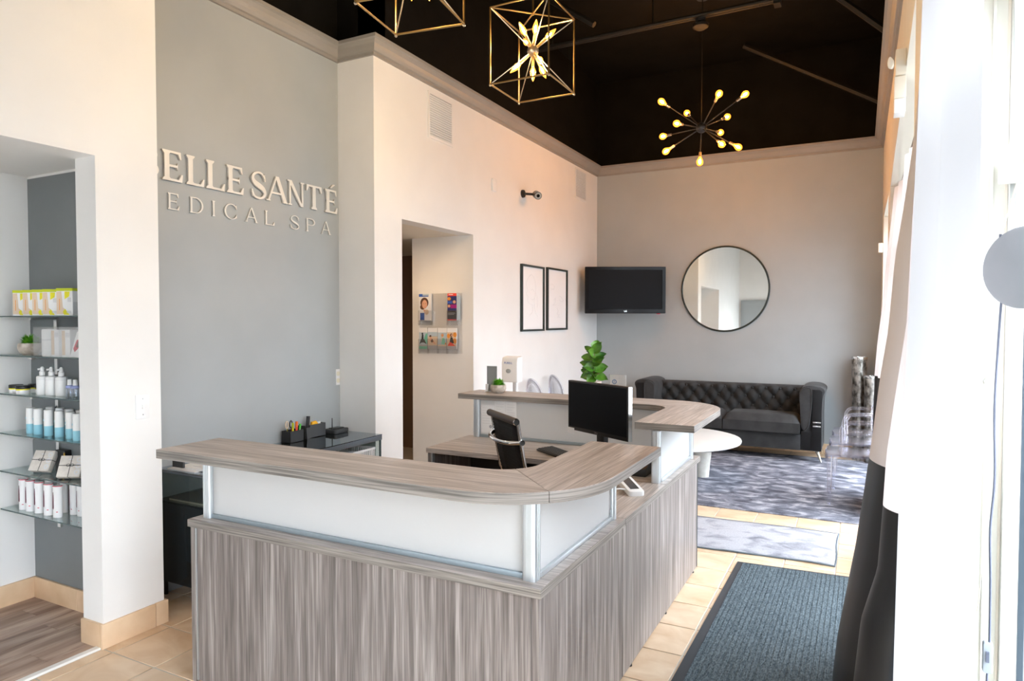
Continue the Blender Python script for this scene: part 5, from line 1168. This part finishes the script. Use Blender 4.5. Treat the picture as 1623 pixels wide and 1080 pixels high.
curtain('plain white sheer curtain hanging nearest the camera beside the window jamb',
        [(2.16, sh(C1, 0.06)), (2.17, sh(C1, 0.012)), (2.10, C1), (2.02, sh(C1, 0.03)), (1.95, sh(C1, 0.045)), (1.88, sh(C2, 0.01)), (1.82, C2), (1.74, sh(C2, 0.03)), (1.66, sh(C2, 0.05)), (1.62, .200), (1.60, .203)],
        0.008, 3.30, -1, ('sheer', 'sheer'), group='plain white sheer')
F = [(2.78, .235), (2.5, .215), (2.2, .185), (1.8, .160), (1.45, .125), (1.18, .108), (0.6, .10), (0, .095)]
curtain('far colour blocked curtain gathered beside the clear armchairs',
        [(6.84, .30), (6.72, sh(F, 0.05)), (6.60, F), (6.48, sh(F, 0.05)), (6.36, sh(F, 0.02)), (6.26, sh(F, 0.06)), (6.2, .29)], 0.014, 2.78, 1.18, ('curtain_white', 'curtain_black'))
G = [(2.72, .235), (2.2, .215), (1.2, .20), (0, .195)]
curtain('narrow pale curtain gathered midway along the far window', [(5.25, .31), (5.16, sh(G, 0.04)), (5.06, G), (4.96, sh(G, 0.04)), (4.88, sh(G, 0.015)), (4.8, .31)], 0.008, 2.72, 1.10, ('curtain_white', 'curtain_black'))
for k, (y0, y1, x, z, lb) in enumerate(((1.3, 3.62, 0.185, 3.31, 'slim silver curtain rod high above the entrance mat curtain'), (4.6, 6.79, 0.285, 2.80, 'slim silver curtain rod across the far window'))):
    r = thing('curtain_rod', lb, 'curtain rod', (x, y0, z))
    MB().tube([(x, y0, z), (x, y1, z)], 0.010, 8).obj('rod', 'silver', r, smooth=60)
    for y in (y0, y1): MB().sphere((x, y, z), 0.018, 10, 6).obj('finial', 'silver', r, smooth=60)
    for y in (y0 + 0.06, y1 - 0.06): MB().tube([(x, y, z), (XR + 0.001 if k == 0 else XG - 0.036, y, z + 0.01)], 0.007, 6).obj('bracket', 'silver', r)
em = thing('emergency_light', 'off white emergency light with a round lamp high on the window wall', 'light', (XR, 4.6, 3.0))
MB().box(XR - 0.055, XR, 4.50, 4.64, 3.06, 3.21).obj('upper_housing', 'tan_plastic', em, bevel=0.006)
MB().box(XR - 0.06, XR, 4.50, 4.64, 2.93, 3.055).obj('housing', 'tan_plastic', em, bevel=0.006)
MB().box(XR - 0.058, XR - 0.002, 4.51, 4.63, 2.85, 2.929).obj('lower_cover', 'white_plastic', em, bevel=0.004)
MB().lathe([(0.012, 0), (0.030, 0.015), (0.034, 0.04), (0.001, 0.045)], (XR - 0.068, 4.49, 3.12), 16, fn=lambda x, y, z: (-z * 0.4 + x * 0.4, -z, y)).obj('lamp_head', 'tan_plastic', em, smooth=50)
tag(MB().box(XR - 0.05, XR - 0.001, 8.72, 8.80, 2.42, 2.53).obj('wall_sensor', 'tan_plastic', bevel=0.008), 'small off white sensor box in the corner near the back wall', 'sensor')

# ------------------------------------------------------------------ grey disc hanging in the near window
dcx, dcy, dcz = 0.396, 2.30, 1.8005
dc = thing('hanging_disc', 'round grey disc hanging by strings in the near window, with a dark cable below', 'sign', (dcx, dcy, dcz))
dn = Vector((-0.66, -0.75, 0)).normalized(); du = Vector((-dn.y, dn.x, 0))
fdn = lambda x, y, z: tuple(du * x + Vector((0, 0, y)) + dn * z)
MB().lathe([(0.001, -0.018), (0.094, -0.018), (0.112, -0.010), (0.1135, 0.0), (0.108, 0.006), (0.001, 0.014)], (dcx, dcy, dcz), 48, fn=fdn).obj('disc', 'disc', dc, smooth=50)
tip = Vector((0.405, 2.33, 2.145))
for a in (-0.065, 0.065):
    p = Vector((dcx, dcy, dcz)) + du * a + Vector((0, 0, 0.092))
    MB().tube([tip, p], 0.0022, 5).obj('string', 'cord_beige', dc)
    MB().tube([p + Vector((0, 0, 0.006)), p - Vector((0, 0, 0.012))], 0.004, 6).obj('knot', 'cord_dark', dc)
MB().box(0.398, 0.4095, 2.324, 2.336, 2.135, 2.165).obj('hook', 'plum', dc, bevel=0.002)
cb_ = spline([(0.352, 2.341, 1.712), (0.350, 2.36, 1.60), (0.344, 2.36, 1.40), (0.348, 2.36, 1.20), (0.340, 2.36, 1.05), (0.343, 2.36, 0.90), (0.344, 2.36, 0.72)], 6)
MB().tube(cb_, 0.0032, 6).obj('cable', 'cord_dark', dc, smooth=60)
sw = MB().prism(rnd_rect(0.328, 0.352, 0.63, 0.72, 0.006, 3), 2.350, 2.372, lambda u, v, w: (u, w, v)).obj('inline_switch', 'switch_gray', dc, bevel=0.003)
MB().box(0.334, 0.342, 2.343, 2.351, 0.665, 0.695).obj('rocker', 'cord_dark', sw)
MB().tube(spline([(0.340, 2.36, 0.63), (0.338, 2.37, 0.45), (0.337, 2.42, 0.2), (0.34, 2.56, 0.068), (0.36, 2.7, 0.066)], 6), 0.0032, 6).obj('cable', 'cord_dark', dc, smooth=60)
tag(MB().tube(spline([(0.388, 2.86, 1.44), (0.388, 2.86, 1.0), (0.386, 2.86, 0.72), (0.378, 2.86, 0.62), (0.362, 2.86, 0.60)], 6), 0.0022, 5).obj('blind_cord', 'cord_beige', smooth=60), 'thin beige cord hanging down the cream window jamb', 'cord')

# ------------------------------------------------------------------ lamps
def candle(parent, c, d, L=0.075, r=0.012):
    """socket sleeve with a glowing candle bulb along direction d"""
    c = Vector(c); d = Vector(d).normalized()
    sl = MB().frustum(c + d * 0.030, c + d * (0.030 + L), 0.0095, 0.0095, 12).obj('candle_sleeve', 'sleeve', parent, smooth=40)
    b0 = c + d * (0.030 + L); q = d.to_track_quat('Z', 'Y')
    fn_ = lambda x, y, z: tuple(q @ Vector((x, y, z)))
    pr_ = [(0.007, 0), (0.012, 0.008), (0.019, 0.026), (0.018, 0.042), (0.012, 0.062), (0.006, 0.078), (0.001, 0.088)]
    b = MB().lathe(pr_, b0, 14, fn=fn_).obj('bulb', 'amber_pale', parent, smooth=80)
    MB().lathe([(0.001, 0.012), (0.005, 0.020), (0.006, 0.030), (0.004, 0.044), (0.001, 0.052)], b0, 8, fn=fn_).obj('filament', 'filament_pale', b, smooth=80)
def lantern(label, cx, cy, zb, w, h, rz, hub):
    t = thing('cage_pendant', label, 'pendant lamp', (cx, cy, zb), rz, 'wire cube pendant lamps')
    m = parent_matrix(t); W = lambda x, y, z: m @ Vector((x, y, z)); a = w / 2; r = 0.0055
    cs_ = [(-a, -a), (a, -a), (a, a), (-a, a)]
    for k in range(4):
        p, q = cs_[k], cs_[(k + 1) % 4]
        for z in (0, h): MB().tube([W(*p, z), W(*q, z)], r, 6).obj('cage_bar', 'brass', t)
        MB().tube([W(*p, 0), W(*p, h)], r, 6).obj('cage_bar', 'brass', t)
        for z in (0, h): MB().tube([W(0, 0, hub), W(*p, z)], 0.0034, 6).obj('spoke', 'nickel', t)
        MB().tube([W(*p, h), W(0, 0, h)], 0.0048, 6).obj('top_brace', 'brass', t)
        MB().sphere(W(*p, -0.006), 0.008, 8, 5).obj('corner_stud', 'nickel', t)
    MB().sphere(W(0, 0, hub), 0.036, 18, 10).obj('hub', 'nickel', t, smooth=80)
    MB().tube([W(0, 0, h - 0.01), W(0, 0, TOP - zb)], 0.006, 8).obj('stem', 'brass', t)
    MB().lathe([(0.055, -0.03), (0.06, 0.0)], W(0, 0, TOP - zb), 20).obj('canopy', 'smoke', t, smooth=40)
    R_ = m.to_3x3()
    for el in (42, -42):
        for k in range(3):
            az = math.radians(k * 120 + (20 if el > 0 else 80)); e = math.radians(el)
            candle(t, W(0, 0, hub), R_ @ Vector((math.cos(az) * math.cos(e), math.sin(az) * math.cos(e), math.sin(e))))
    candle(t, W(0, 0, hub), (0, 0, -1), 0.07); candle(t, W(0.0, 0, hub), R_ @ Vector((0.15, -0.05, 1)), 0.07)
    return t
lantern('wire cube pendant lamp fully in view under the black ceiling', -1.842, 3.858, 3.10, 0.393, 0.465, 0.0, 0.235)
lantern('wire cube pendant lamp cut off by the top of the picture', -1.900, 2.655, 3.10, 0.374, 0.46, 0.14, 0.245)
CH = Vector((-1.50, 7.2, 3.653))
chd = thing('sputnik_chandelier', 'black sputnik chandelier with twelve amber globe bulbs near the back wall', 'chandelier', CH)
MB().sphere(CH, 0.055, 20, 12).obj('hub', 'smoke', chd, smooth=80)
MB().tube([CH + Vector((0, 0, 0.04)), (CH.x, CH.y, TOP)], 0.005, 8).obj('stem', 'black_pipe', chd)
MB().lathe([(0.06, -0.03), (0.065, 0.0)], (CH.x, CH.y, TOP), 20).obj('canopy', 'smoke', chd, smooth=40)
# bulb positions: sideways, upward and depthwise offsets from the hub
cr_ = Vector((math.cos(math.radians(27.276)), math.sin(math.radians(27.276)), 0)); cf_ = Vector((-cr_.y, cr_.x, 0))
OFF = [(-66.4, 38.9, -0.08), (8.2, 49.9, -0.42), (63.9, 49.9, -0.10), (-4.8, 22.7, 0.46), (51.6, 16.8, 0.28), (-52.1, 5.8, -0.30), (-47.6, -12.3, 0.32), (44.4, -6.5, 0.36), (-53.4, -35.0, 0.05), (12.1, -25.3, -0.44), (52.9, -29.2, -0.12), (-2.2, -51.2, 0.0)]
for dx, dz, dp in OFF:
    zc = 7.05 + dp; k = zc / 1073.0
    tgt = CH + cr_ * (dx * k) + Vector((0, 0, dz * k * 1.04 + dp * 0.27)) + cf_ * dp
    d = (tgt - CH).normalized(); L = (tgt - CH).length
    arm_ = MB().tube([CH + d * 0.04, CH + d * (L - 0.085)], 0.0055, 8).obj('arm', 'smoke', chd, smooth=60)
    MB().frustum(CH + d * (L - 0.10), CH + d * (L - 0.052), 0.013, 0.015, 12).obj('socket', 'nickel', chd, smooth=40)
    q = d.to_track_quat('Z', 'Y'); fn_ = lambda x, y, z: tuple(q @ Vector((x, y, z)))
    bs_ = CH + d * (L - 0.052)
    b = MB().lathe([(0.013, 0.0), (0.015, 0.010), (0.026, 0.028), (0.034, 0.048), (0.0345, 0.060), (0.029, 0.078), (0.016, 0.091), (0.001, 0.095)], bs_, 18, fn=fn_).obj('bulb', 'amber', chd, smooth=80)
    MB().lathe([(0.001, 0.025), (0.009, 0.036), (0.013, 0.052), (0.009, 0.068), (0.001, 0.078)], bs_, 10, fn=fn_).obj('filament', 'filament', b, smooth=80)

# ------------------------------------------------------------------ glass shelves and what stands on them in the display niche
SZ = [1.680, 1.459, 1.240, 1.014, 0.795, 0.576]
NM = ['topmost', 'second', 'third', 'fourth', 'fifth', 'lowest']
for k, z in enumerate(SZ):
    s = thing('glass_shelf', 'clear glass shelf in the display niche, the %s of the six' % NM[k], 'shelf', (-3.97, 2.17, z), 0, 'glass shelves in the display niche')
    MB().box(-4.378, -3.545, 2.083, 2.258, z - 0.008, z).obj('pane', 'shelf_glass', s)
    lab(MB().box(-4.378, -3.545, 2.0815, 2.083, z - 0.0075, z - 0.0005).obj('front_edge', 'glass_edge', s), 'dark green polished edge')
    x = -4.10
    MB().box(x - 0.014, x + 0.014, 2.245, 2.259, z - 0.115, z - 0.0085).obj('bracket', 'silver', s, bevel=0.001); MB().box(x - 0.014, x + 0.014, 2.11, 2.245, z - 0.022, z - 0.0085).obj('bracket_arm', 'silver', s, bevel=0.001)
e = 0.0005
# top shelf: yellow banded cartons
def carton(x, y, rz, w, d, h, label):
    t = thing('carton', label, 'box', (x, y, SZ[0] + e), rz, 'yellow banded cartons on the top shelf')
    MB().box(-w / 2, w / 2, -d / 2, d / 2, 0, h).obj('box', 'white_paper', t, local=True, bevel=0.001, seg=1)
    lab(MB().box(-w / 2 - 0.0004, w / 2 + 0.0004, -d / 2 - 0.0004, d / 2 + 0.0004, h * 0.90, h + 0.0004).obj('top_band', 'lime', t, local=True), 'lime yellow band')
    f = MB(); y0 = -d / 2 - 0.0006
    f.mat(0).prism([(-w / 2 + 0.002, 0.008), (-w * 0.02, 0.008), (w * 0.06, h * 0.22), (-w * 0.1, h * 0.30), (-w * 0.18, h * 0.88), (-w / 2 + 0.002, h * 0.88)], y0, y0 + 0.0006, lambda u, v, q: (u, q, v))
    f.mat(1).prism([(-w * 0.02, 0.004), (w * 0.3, 0.004), (w * 0.05, h * 0.24), (-w * 0.1, h * 0.15)], y0 - 0.0003, y0, lambda u, v, q: (u, q, v))
    f.mat(1).prism([(w * 0.02, h * 0.60), (w * 0.30, h * 0.70), (w * 0.34, h * 0.88), (w * 0.02, h * 0.88)], y0 - 0.0003, y0, lambda u, v, q: (u, q, v))
    f.mat(2).box(w * 0.12, w * 0.42, y0 - 0.0003, y0, 0.012, h * 0.18)
    f.mat(2).box(w * 0.2, w * 0.42, y0 - 0.0003, y0, h * 0.50, h * 0.66)
    f.mat(3).box(-w * 0.32, -w * 0.28, y0 - 0.0003, y0, h * 0.2, h * 0.62)
    f.obj('print', ['sand_print', 'yellow', 'pale_ink', 'orange_print'], t, local=True)
    g = MB(); g.box(w / 2, w / 2 + 0.0005, -d / 2 + 0.004, d / 2 - 0.004, 0.01, h * 0.5); g.obj('side_print', 'pale_ink', t, local=True)
W5 = ['first from the white side wall', 'second from the white side wall', 'third, in the middle', 'fourth, next to the wider one']
for k, (x, w) in enumerate(((-4.234, 0.060), (-4.133, 0.056), (-4.040, 0.056), (-3.940, 0.056))):
    carton(x + 0.012, 2.145, 0.45, 0.085, 0.05, 0.143, 'yellow banded white carton on the top glass shelf, ' + W5[k])
carton(-3.80, 2.155, 0.30, 0.100, 0.06, 0.146, 'widest yellow banded carton at the pillar end of the top glass shelf')
# second shelf
grass_pot((-4.197, 2.165, SZ[1] + e), 0.062, 'green grass ball in a pale stone pot on the second glass shelf', 'potted grass balls', 8)
cbx = thing('display_box', 'clear acrylic display box holding white packs on the second glass shelf', 'box', (-3.82, 2.17, SZ[1]))
for a in ((-4.035, -3.565, 2.094, 2.097, 0.001, 0.158), (-4.035, -3.565, 2.232, 2.235, 0.001, 0.158), (-4.035, -4.032, 2.097, 2.232, 0.001, 0.158), (-4.035, -3.565, 2.094, 2.235, 0.158, 0.161)):
    MB().box(a[0], a[1], a[2], a[3], SZ[1] + a[4], SZ[1] + a[5]).obj('panel', 'acrylic_thin', cbx)
t = thing('lotion_bottle', 'tall white rounded bottle inside the clear display box', 'bottle', (-3.972, 2.14, SZ[1]))
MB().lathe([(0.034, 0), (0.036, 0.004), (0.036, 0.138), (0.033, 0.147), (0.001, 0.15)], (-3.972, 2.145, SZ[1] + e), 24).obj('body', 'white_plastic', t, smooth=40)
MB().lathe([(0.0364, 0.085), (0.0364, 0.092)], (-3.972, 2.145, SZ[1] + e), 24).obj('print_line', 'pale_ink', t, smooth=40)
for k, (x, w, lb) in enumerate(((-3.865, 0.072, 'white carton beside the rounded bottle in the clear display box'), (-3.765, 0.075, 'cream and white carton nearest the leaflet in the clear display box'))):
    t = thing('white_carton', lb, 'box', (x, 2.15, SZ[1]))
    MB().box(x - w / 2, x + w / 2, 2.115, 2.185, SZ[1] + e, SZ[1] + 0.145).obj('box', 'white_paper', t, bevel=0.001)
    MB().box(x - w / 2 + 0.002, x - w * 0.1, 2.1144, 2.1150, SZ[1] + 0.01, SZ[1] + 0.14).obj('front_print', 'sand_print', t); MB().box(x - w * 0.05, x + w / 2 - 0.003, 2.1144, 2.1150, SZ[1] + 0.105, SZ[1] + 0.13).obj('side_print', 'pale_ink', t)
t = thing('leaning_leaflet', 'leaflet with a red brown picture leaning in the clear display box', 'leaflet', (-3.67, 2.14, SZ[1]))
fl = lambda u, v, q: (-3.715 + u + v * 0.45, q, SZ[1] + 0.002 + v * 0.9)
MB().prism([(0, 0), (0.09, 0), (0.09, 0.15), (0, 0.15)], 2.106, 2.110, fl).obj('sheet', 'white_paper', t)
mb = MB(); mb.prism([(0.01, 0.05), (0.03, 0.03), (0.06, 0.06), (0.05, 0.11), (0.02, 0.10)], 2.1054, 2.106, fl); mb.obj('picture', 'red', t)
mb = MB(); mb.prism([(0.028, 0.06), (0.05, 0.055), (0.05, 0.09), (0.035, 0.095)], 2.1048, 2.1054, fl); mb.obj('picture_detail', 'hair', t)
# third shelf: jars, pump bottles, small clear bottles
def jar(x, y, label):
    t = thing('cream_jar', label, 'jar', (x, y, SZ[2] + e), 0, 'black lidded jars on the third shelf')
    c = (x, y, SZ[2] + e)
    MB().lathe([(0.031, 0), (0.034, 0.004), (0.034, 0.022)], c, 24).obj('body', 'white_plastic', t, smooth=40)
    MB().lathe([(0.0342, 0.0222), (0.0342, 0.029)], c, 24).obj('yellow_band', 'yellow', t, smooth=40)
    MB().lathe([(0.035, 0.0292), (0.0355, 0.032), (0.0355, 0.045), (0.033, 0.048), (0.001, 0.048)], c, 24).obj('lid', 'black', t, smooth=40)
jar(-4.285, 2.130, 'black lidded jar with a yellow band nearest the white side wall')
jar(-4.198, 2.122, 'black lidded jar with a yellow band, front one of the four')
jar(-4.235, 2.205, 'black lidded jar mostly hidden behind the front jar')
jar(-4.150, 2.198, 'black lidded jar beside the white pump bottles')
def pump(x, y, label):
    c = (x, y, SZ[2] + e); t = thing('pump_bottle', label, 'bottle', c, 0, 'white pump bottles on the third shelf')
    MB().lathe([(0.027, 0), (0.029, 0.004), (0.029, 0.098), (0.026, 0.104), (0.013, 0.107)], c, 24).obj('bottle', 'white_plastic', t, smooth=40)
    MB().lathe([(0.0135, 0.1072), (0.0145, 0.110), (0.0145, 0.128), (0.010, 0.133), (0.010, 0.148), (0.006, 0.156), (0.001, 0.157)], c, 16).obj('pump', 'white_plastic', t, smooth=40)
    MB().box(x - 0.004, x + 0.004, y - 0.024, y - 0.009, SZ[2] + 0.138, SZ[2] + 0.148).obj('nozzle', 'white_plastic', t, bevel=0.002)
    MB().lathe([(0.0294, 0.086), (0.0294, 0.0885)], c, 24).obj('print_line', 'pale_ink', t, smooth=40)
pump(-4.057, 2.150, 'white pump bottle next to the black lidded jars'); pump(-3.985, 2.158, 'white pump bottle, the middle of the three'); pump(-3.905, 2.166, 'white pump bottle next to the two small clear bottles')
def dropper(x, label):
    c = (x, 2.16, SZ[2] + e); t = thing('small_bottle', label, 'bottle', c, 0, 'small clear bottles with white caps')
    MB().lathe([(0.019, 0), (0.020, 0.003), (0.020, 0.047)], c, 18).obj('bottle', 'frost_bottle', t, smooth=40)
    MB().lathe([(0.0202, 0.0472), (0.0202, 0.060), (0.012, 0.063)], c, 18).obj('shoulder', 'lilac', t, smooth=40)
    MB().lathe([(0.0125, 0.0632), (0.0105, 0.094), (0.001, 0.096)], c, 16).obj('cap', 'white_plastic', t, smooth=40)
dropper(-3.816, 'small clear bottle with a white cap next to the pump bottles'); dropper(-3.765, 'small clear bottle with a white cap nearest the pillar')
# fourth shelf: white and pale blue tubs
def tub(x, y, label):
    c = (x, y, SZ[3] + e); t = thing('lotion_tube', label, 'bottle', c, 0, 'white and pale blue tubes on the fourth shelf')
    MB().lathe([(0.021, 0), (0.0225, 0.003), (0.0225, 0.055)], c, 20).obj('lower_body', 'aqua', t, smooth=40)
    MB().lathe([(0.0225, 0.0552), (0.0225, 0.128)], c, 20).obj('body', 'white_plastic', t, smooth=40)
    MB().lathe([(0.0222, 0.1282), (0.0222, 0.142), (0.020, 0.1445), (0.001, 0.145)], c, 20).obj('cap', 'white_plastic', t, smooth=40)
    MB().sphere((x - 0.012, y - 0.0185, SZ[3] + 0.088), 0.0065, 8, 5, (1, 0.4, 1)).obj('round_mark', 'aqua', t)
OR = ['nearest the white side wall', 'second in', 'the middle one', 'fourth in', 'nearest the pillar']
for k, x in enumerate((-4.181, -4.107, -4.005, -3.903, -3.799)): tub(x, 2.150, 'pale blue based tube in the front row, ' + OR[k])
OB = ['behind the second front one', 'behind the middle front one', 'behind the fourth front one', 'behind the last front one']
for k, x in enumerate((-4.125, -4.029, -3.940, -3.835)): tub(x, 2.224, 'pale blue based tube in the rear row, ' + OB[k])
tub(-3.70, 2.13, 'white and pale blue tube half hidden behind the pillar edge')
# fifth shelf: gift boxes propped on bags
def gift(x, y, rz, tilt, label, w=0.128):
    t = thing('gift_box', label, 'gift box', (x, y, SZ[4] + e), rz, 'cream gift boxes on the fifth shelf')
    ct, st = math.cos(tilt), math.sin(tilt)
    fn_ = lambda a, b, c: (a, b * ct * 0 + b * st + c * ct, 0.005 + b * ct - c * st + 0.030 * st)
    m = parent_matrix(t)
    def P3(mb, a0, a1, b0, b1, c0, c1): return pbox(mb, fn_, a0, a1, b0, b1, c0, c1)
    P3(MB(), -w / 2, w / 2, 0, 0.118, 0, 0.03).obj('box', 'gift', t, local=True, bevel=0.001)
    P3(MB(), -0.0015, 0.0015, -0.001, 0.119, -0.0012, 0.031).obj('string', 'black', t, local=True); P3(MB(), -w / 2 - 0.001, w / 2 + 0.001, 0.062, 0.065, -0.0012, 0.031).obj('string', 'black', t, local=True)
    for s in (-1, 1): MB().tube([fn_(s * (0.010 + 0.009 * math.cos(q * PI / 5)), 0.064 + 0.007 * math.sin(q * PI / 5), -0.003) for q in range(10)], 0.0012, 5, closed=True).obj('bow', 'black', t, local=True)
    for q in range(3):
        rr = [fn_(w * 0.34 + 0.0, 0.026 + q * 0.034, -0.0005)]
        MB().lathe([(0.008, 0), (0.0145, 0), (0.0145, 0.0006), (0.008, 0.0006)], (0, 0, 0), 14, fn=lambda x_, y_, z_: fn_(w * 0.34 + x_, 0.026 + q * 0.034 + y_, -0.0008 + z_), cap=False).obj('printed_ring', 'pale_ink', t, local=True)
    P3(MB(), -w * 0.12, w * 0.06, 0.095, 0.099, -0.0006, 0).obj('print_line', 'pale_ink', t, local=True)
    return t
gift(-4.075, 2.125, 0.30, 0.48, 'cream gift box tied with thin black string, nearer the white side wall')
gift(-3.775, 2.115, 0.55, 0.48, 'cream gift box tied with thin black string, half hidden by the pillar', 0.12)
def bag(x, y, label):
    t = thing('black_bag', label, 'bag', (x, y, SZ[4] + e), 0, 'black bags with gold ribbon behind the gift boxes')
    MB().prism(rnd_rect(x - 0.045, x + 0.045, y - 0.022, y + 0.022, 0.008, 3), SZ[4] + e, SZ[4] + 0.125).obj('body', 'black', t, bevel=0.004)
    MB().tube(spline([(x + 0.047, y - 0.02, SZ[4] + 0.115), (x + 0.052, y - 0.024, SZ[4] + 0.08), (x + 0.050, y - 0.03, SZ[4] + 0.03), (x + 0.01, y - 0.034, SZ[4] + 0.008)], 5), 0.0045, 6).obj('ribbon', 'gold', t, smooth=60)
bag(-4.02, 2.232, 'black bag with gold ribbon behind the fully visible gift box'); bag(-3.715, 2.232, 'black bag with gold ribbon beside the pillar edge')
# lowest shelf: red topped white packs
def pack(x, y, rz, label):
    c = (x, y, SZ[5] + e); t = thing('red_topped_pack', label, 'pack', c, rz, 'white packs with red tops on the lowest shelf')
    el = [(0.026 * math.cos(2 * PI * q / 20), 0.018 * math.sin(2 * PI * q / 20)) for q in range(20)]
    MB().prism(el, 0, 0.170).obj('body', 'white_paper', t, local=True, smooth=40)
    lab(MB().prism([(a * 1.012, b * 1.012) for a, b in el], 0.1702, 0.1735).obj('top', 'red', t, local=True, smooth=40), 'red rim')
    MB().prism([(a * 0.9, b * 0.9) for a, b in el], 0.1736, 0.1742).obj('lid', 'white_paper', t, local=True)
    p = MB(); p.prism([(-0.018, 0.05), (-0.013, 0.045), (-0.010, 0.06), (-0.011, 0.11), (-0.013, 0.14), (-0.015, 0.14), (-0.017, 0.11)], -0.0162, -0.0125, lambda u, v, q: (u, q, v)); p.obj('brush_print', 'plum', t, local=True)
    MB().box(0.002, 0.014, -0.0176, -0.0165, 0.030, 0.034).obj('red_mark', 'red', t, local=True)
for k, x in enumerate((-4.235, -4.167, -4.079, -3.989, -3.900)): pack(x, 2.132, 0.35, 'red topped white pack, front row, ' + OR[k])
OP = ['behind the first front one', 'behind the third front one', 'behind the last front one', 'second from the pillar in the rear', 'nearest the pillar in the rear']
for k, x in enumerate((-4.262, -4.12, -3.972, -3.880, -3.812)): pack(x, 2.205, -0.1, 'red topped white pack, rear row, ' + OP[k])
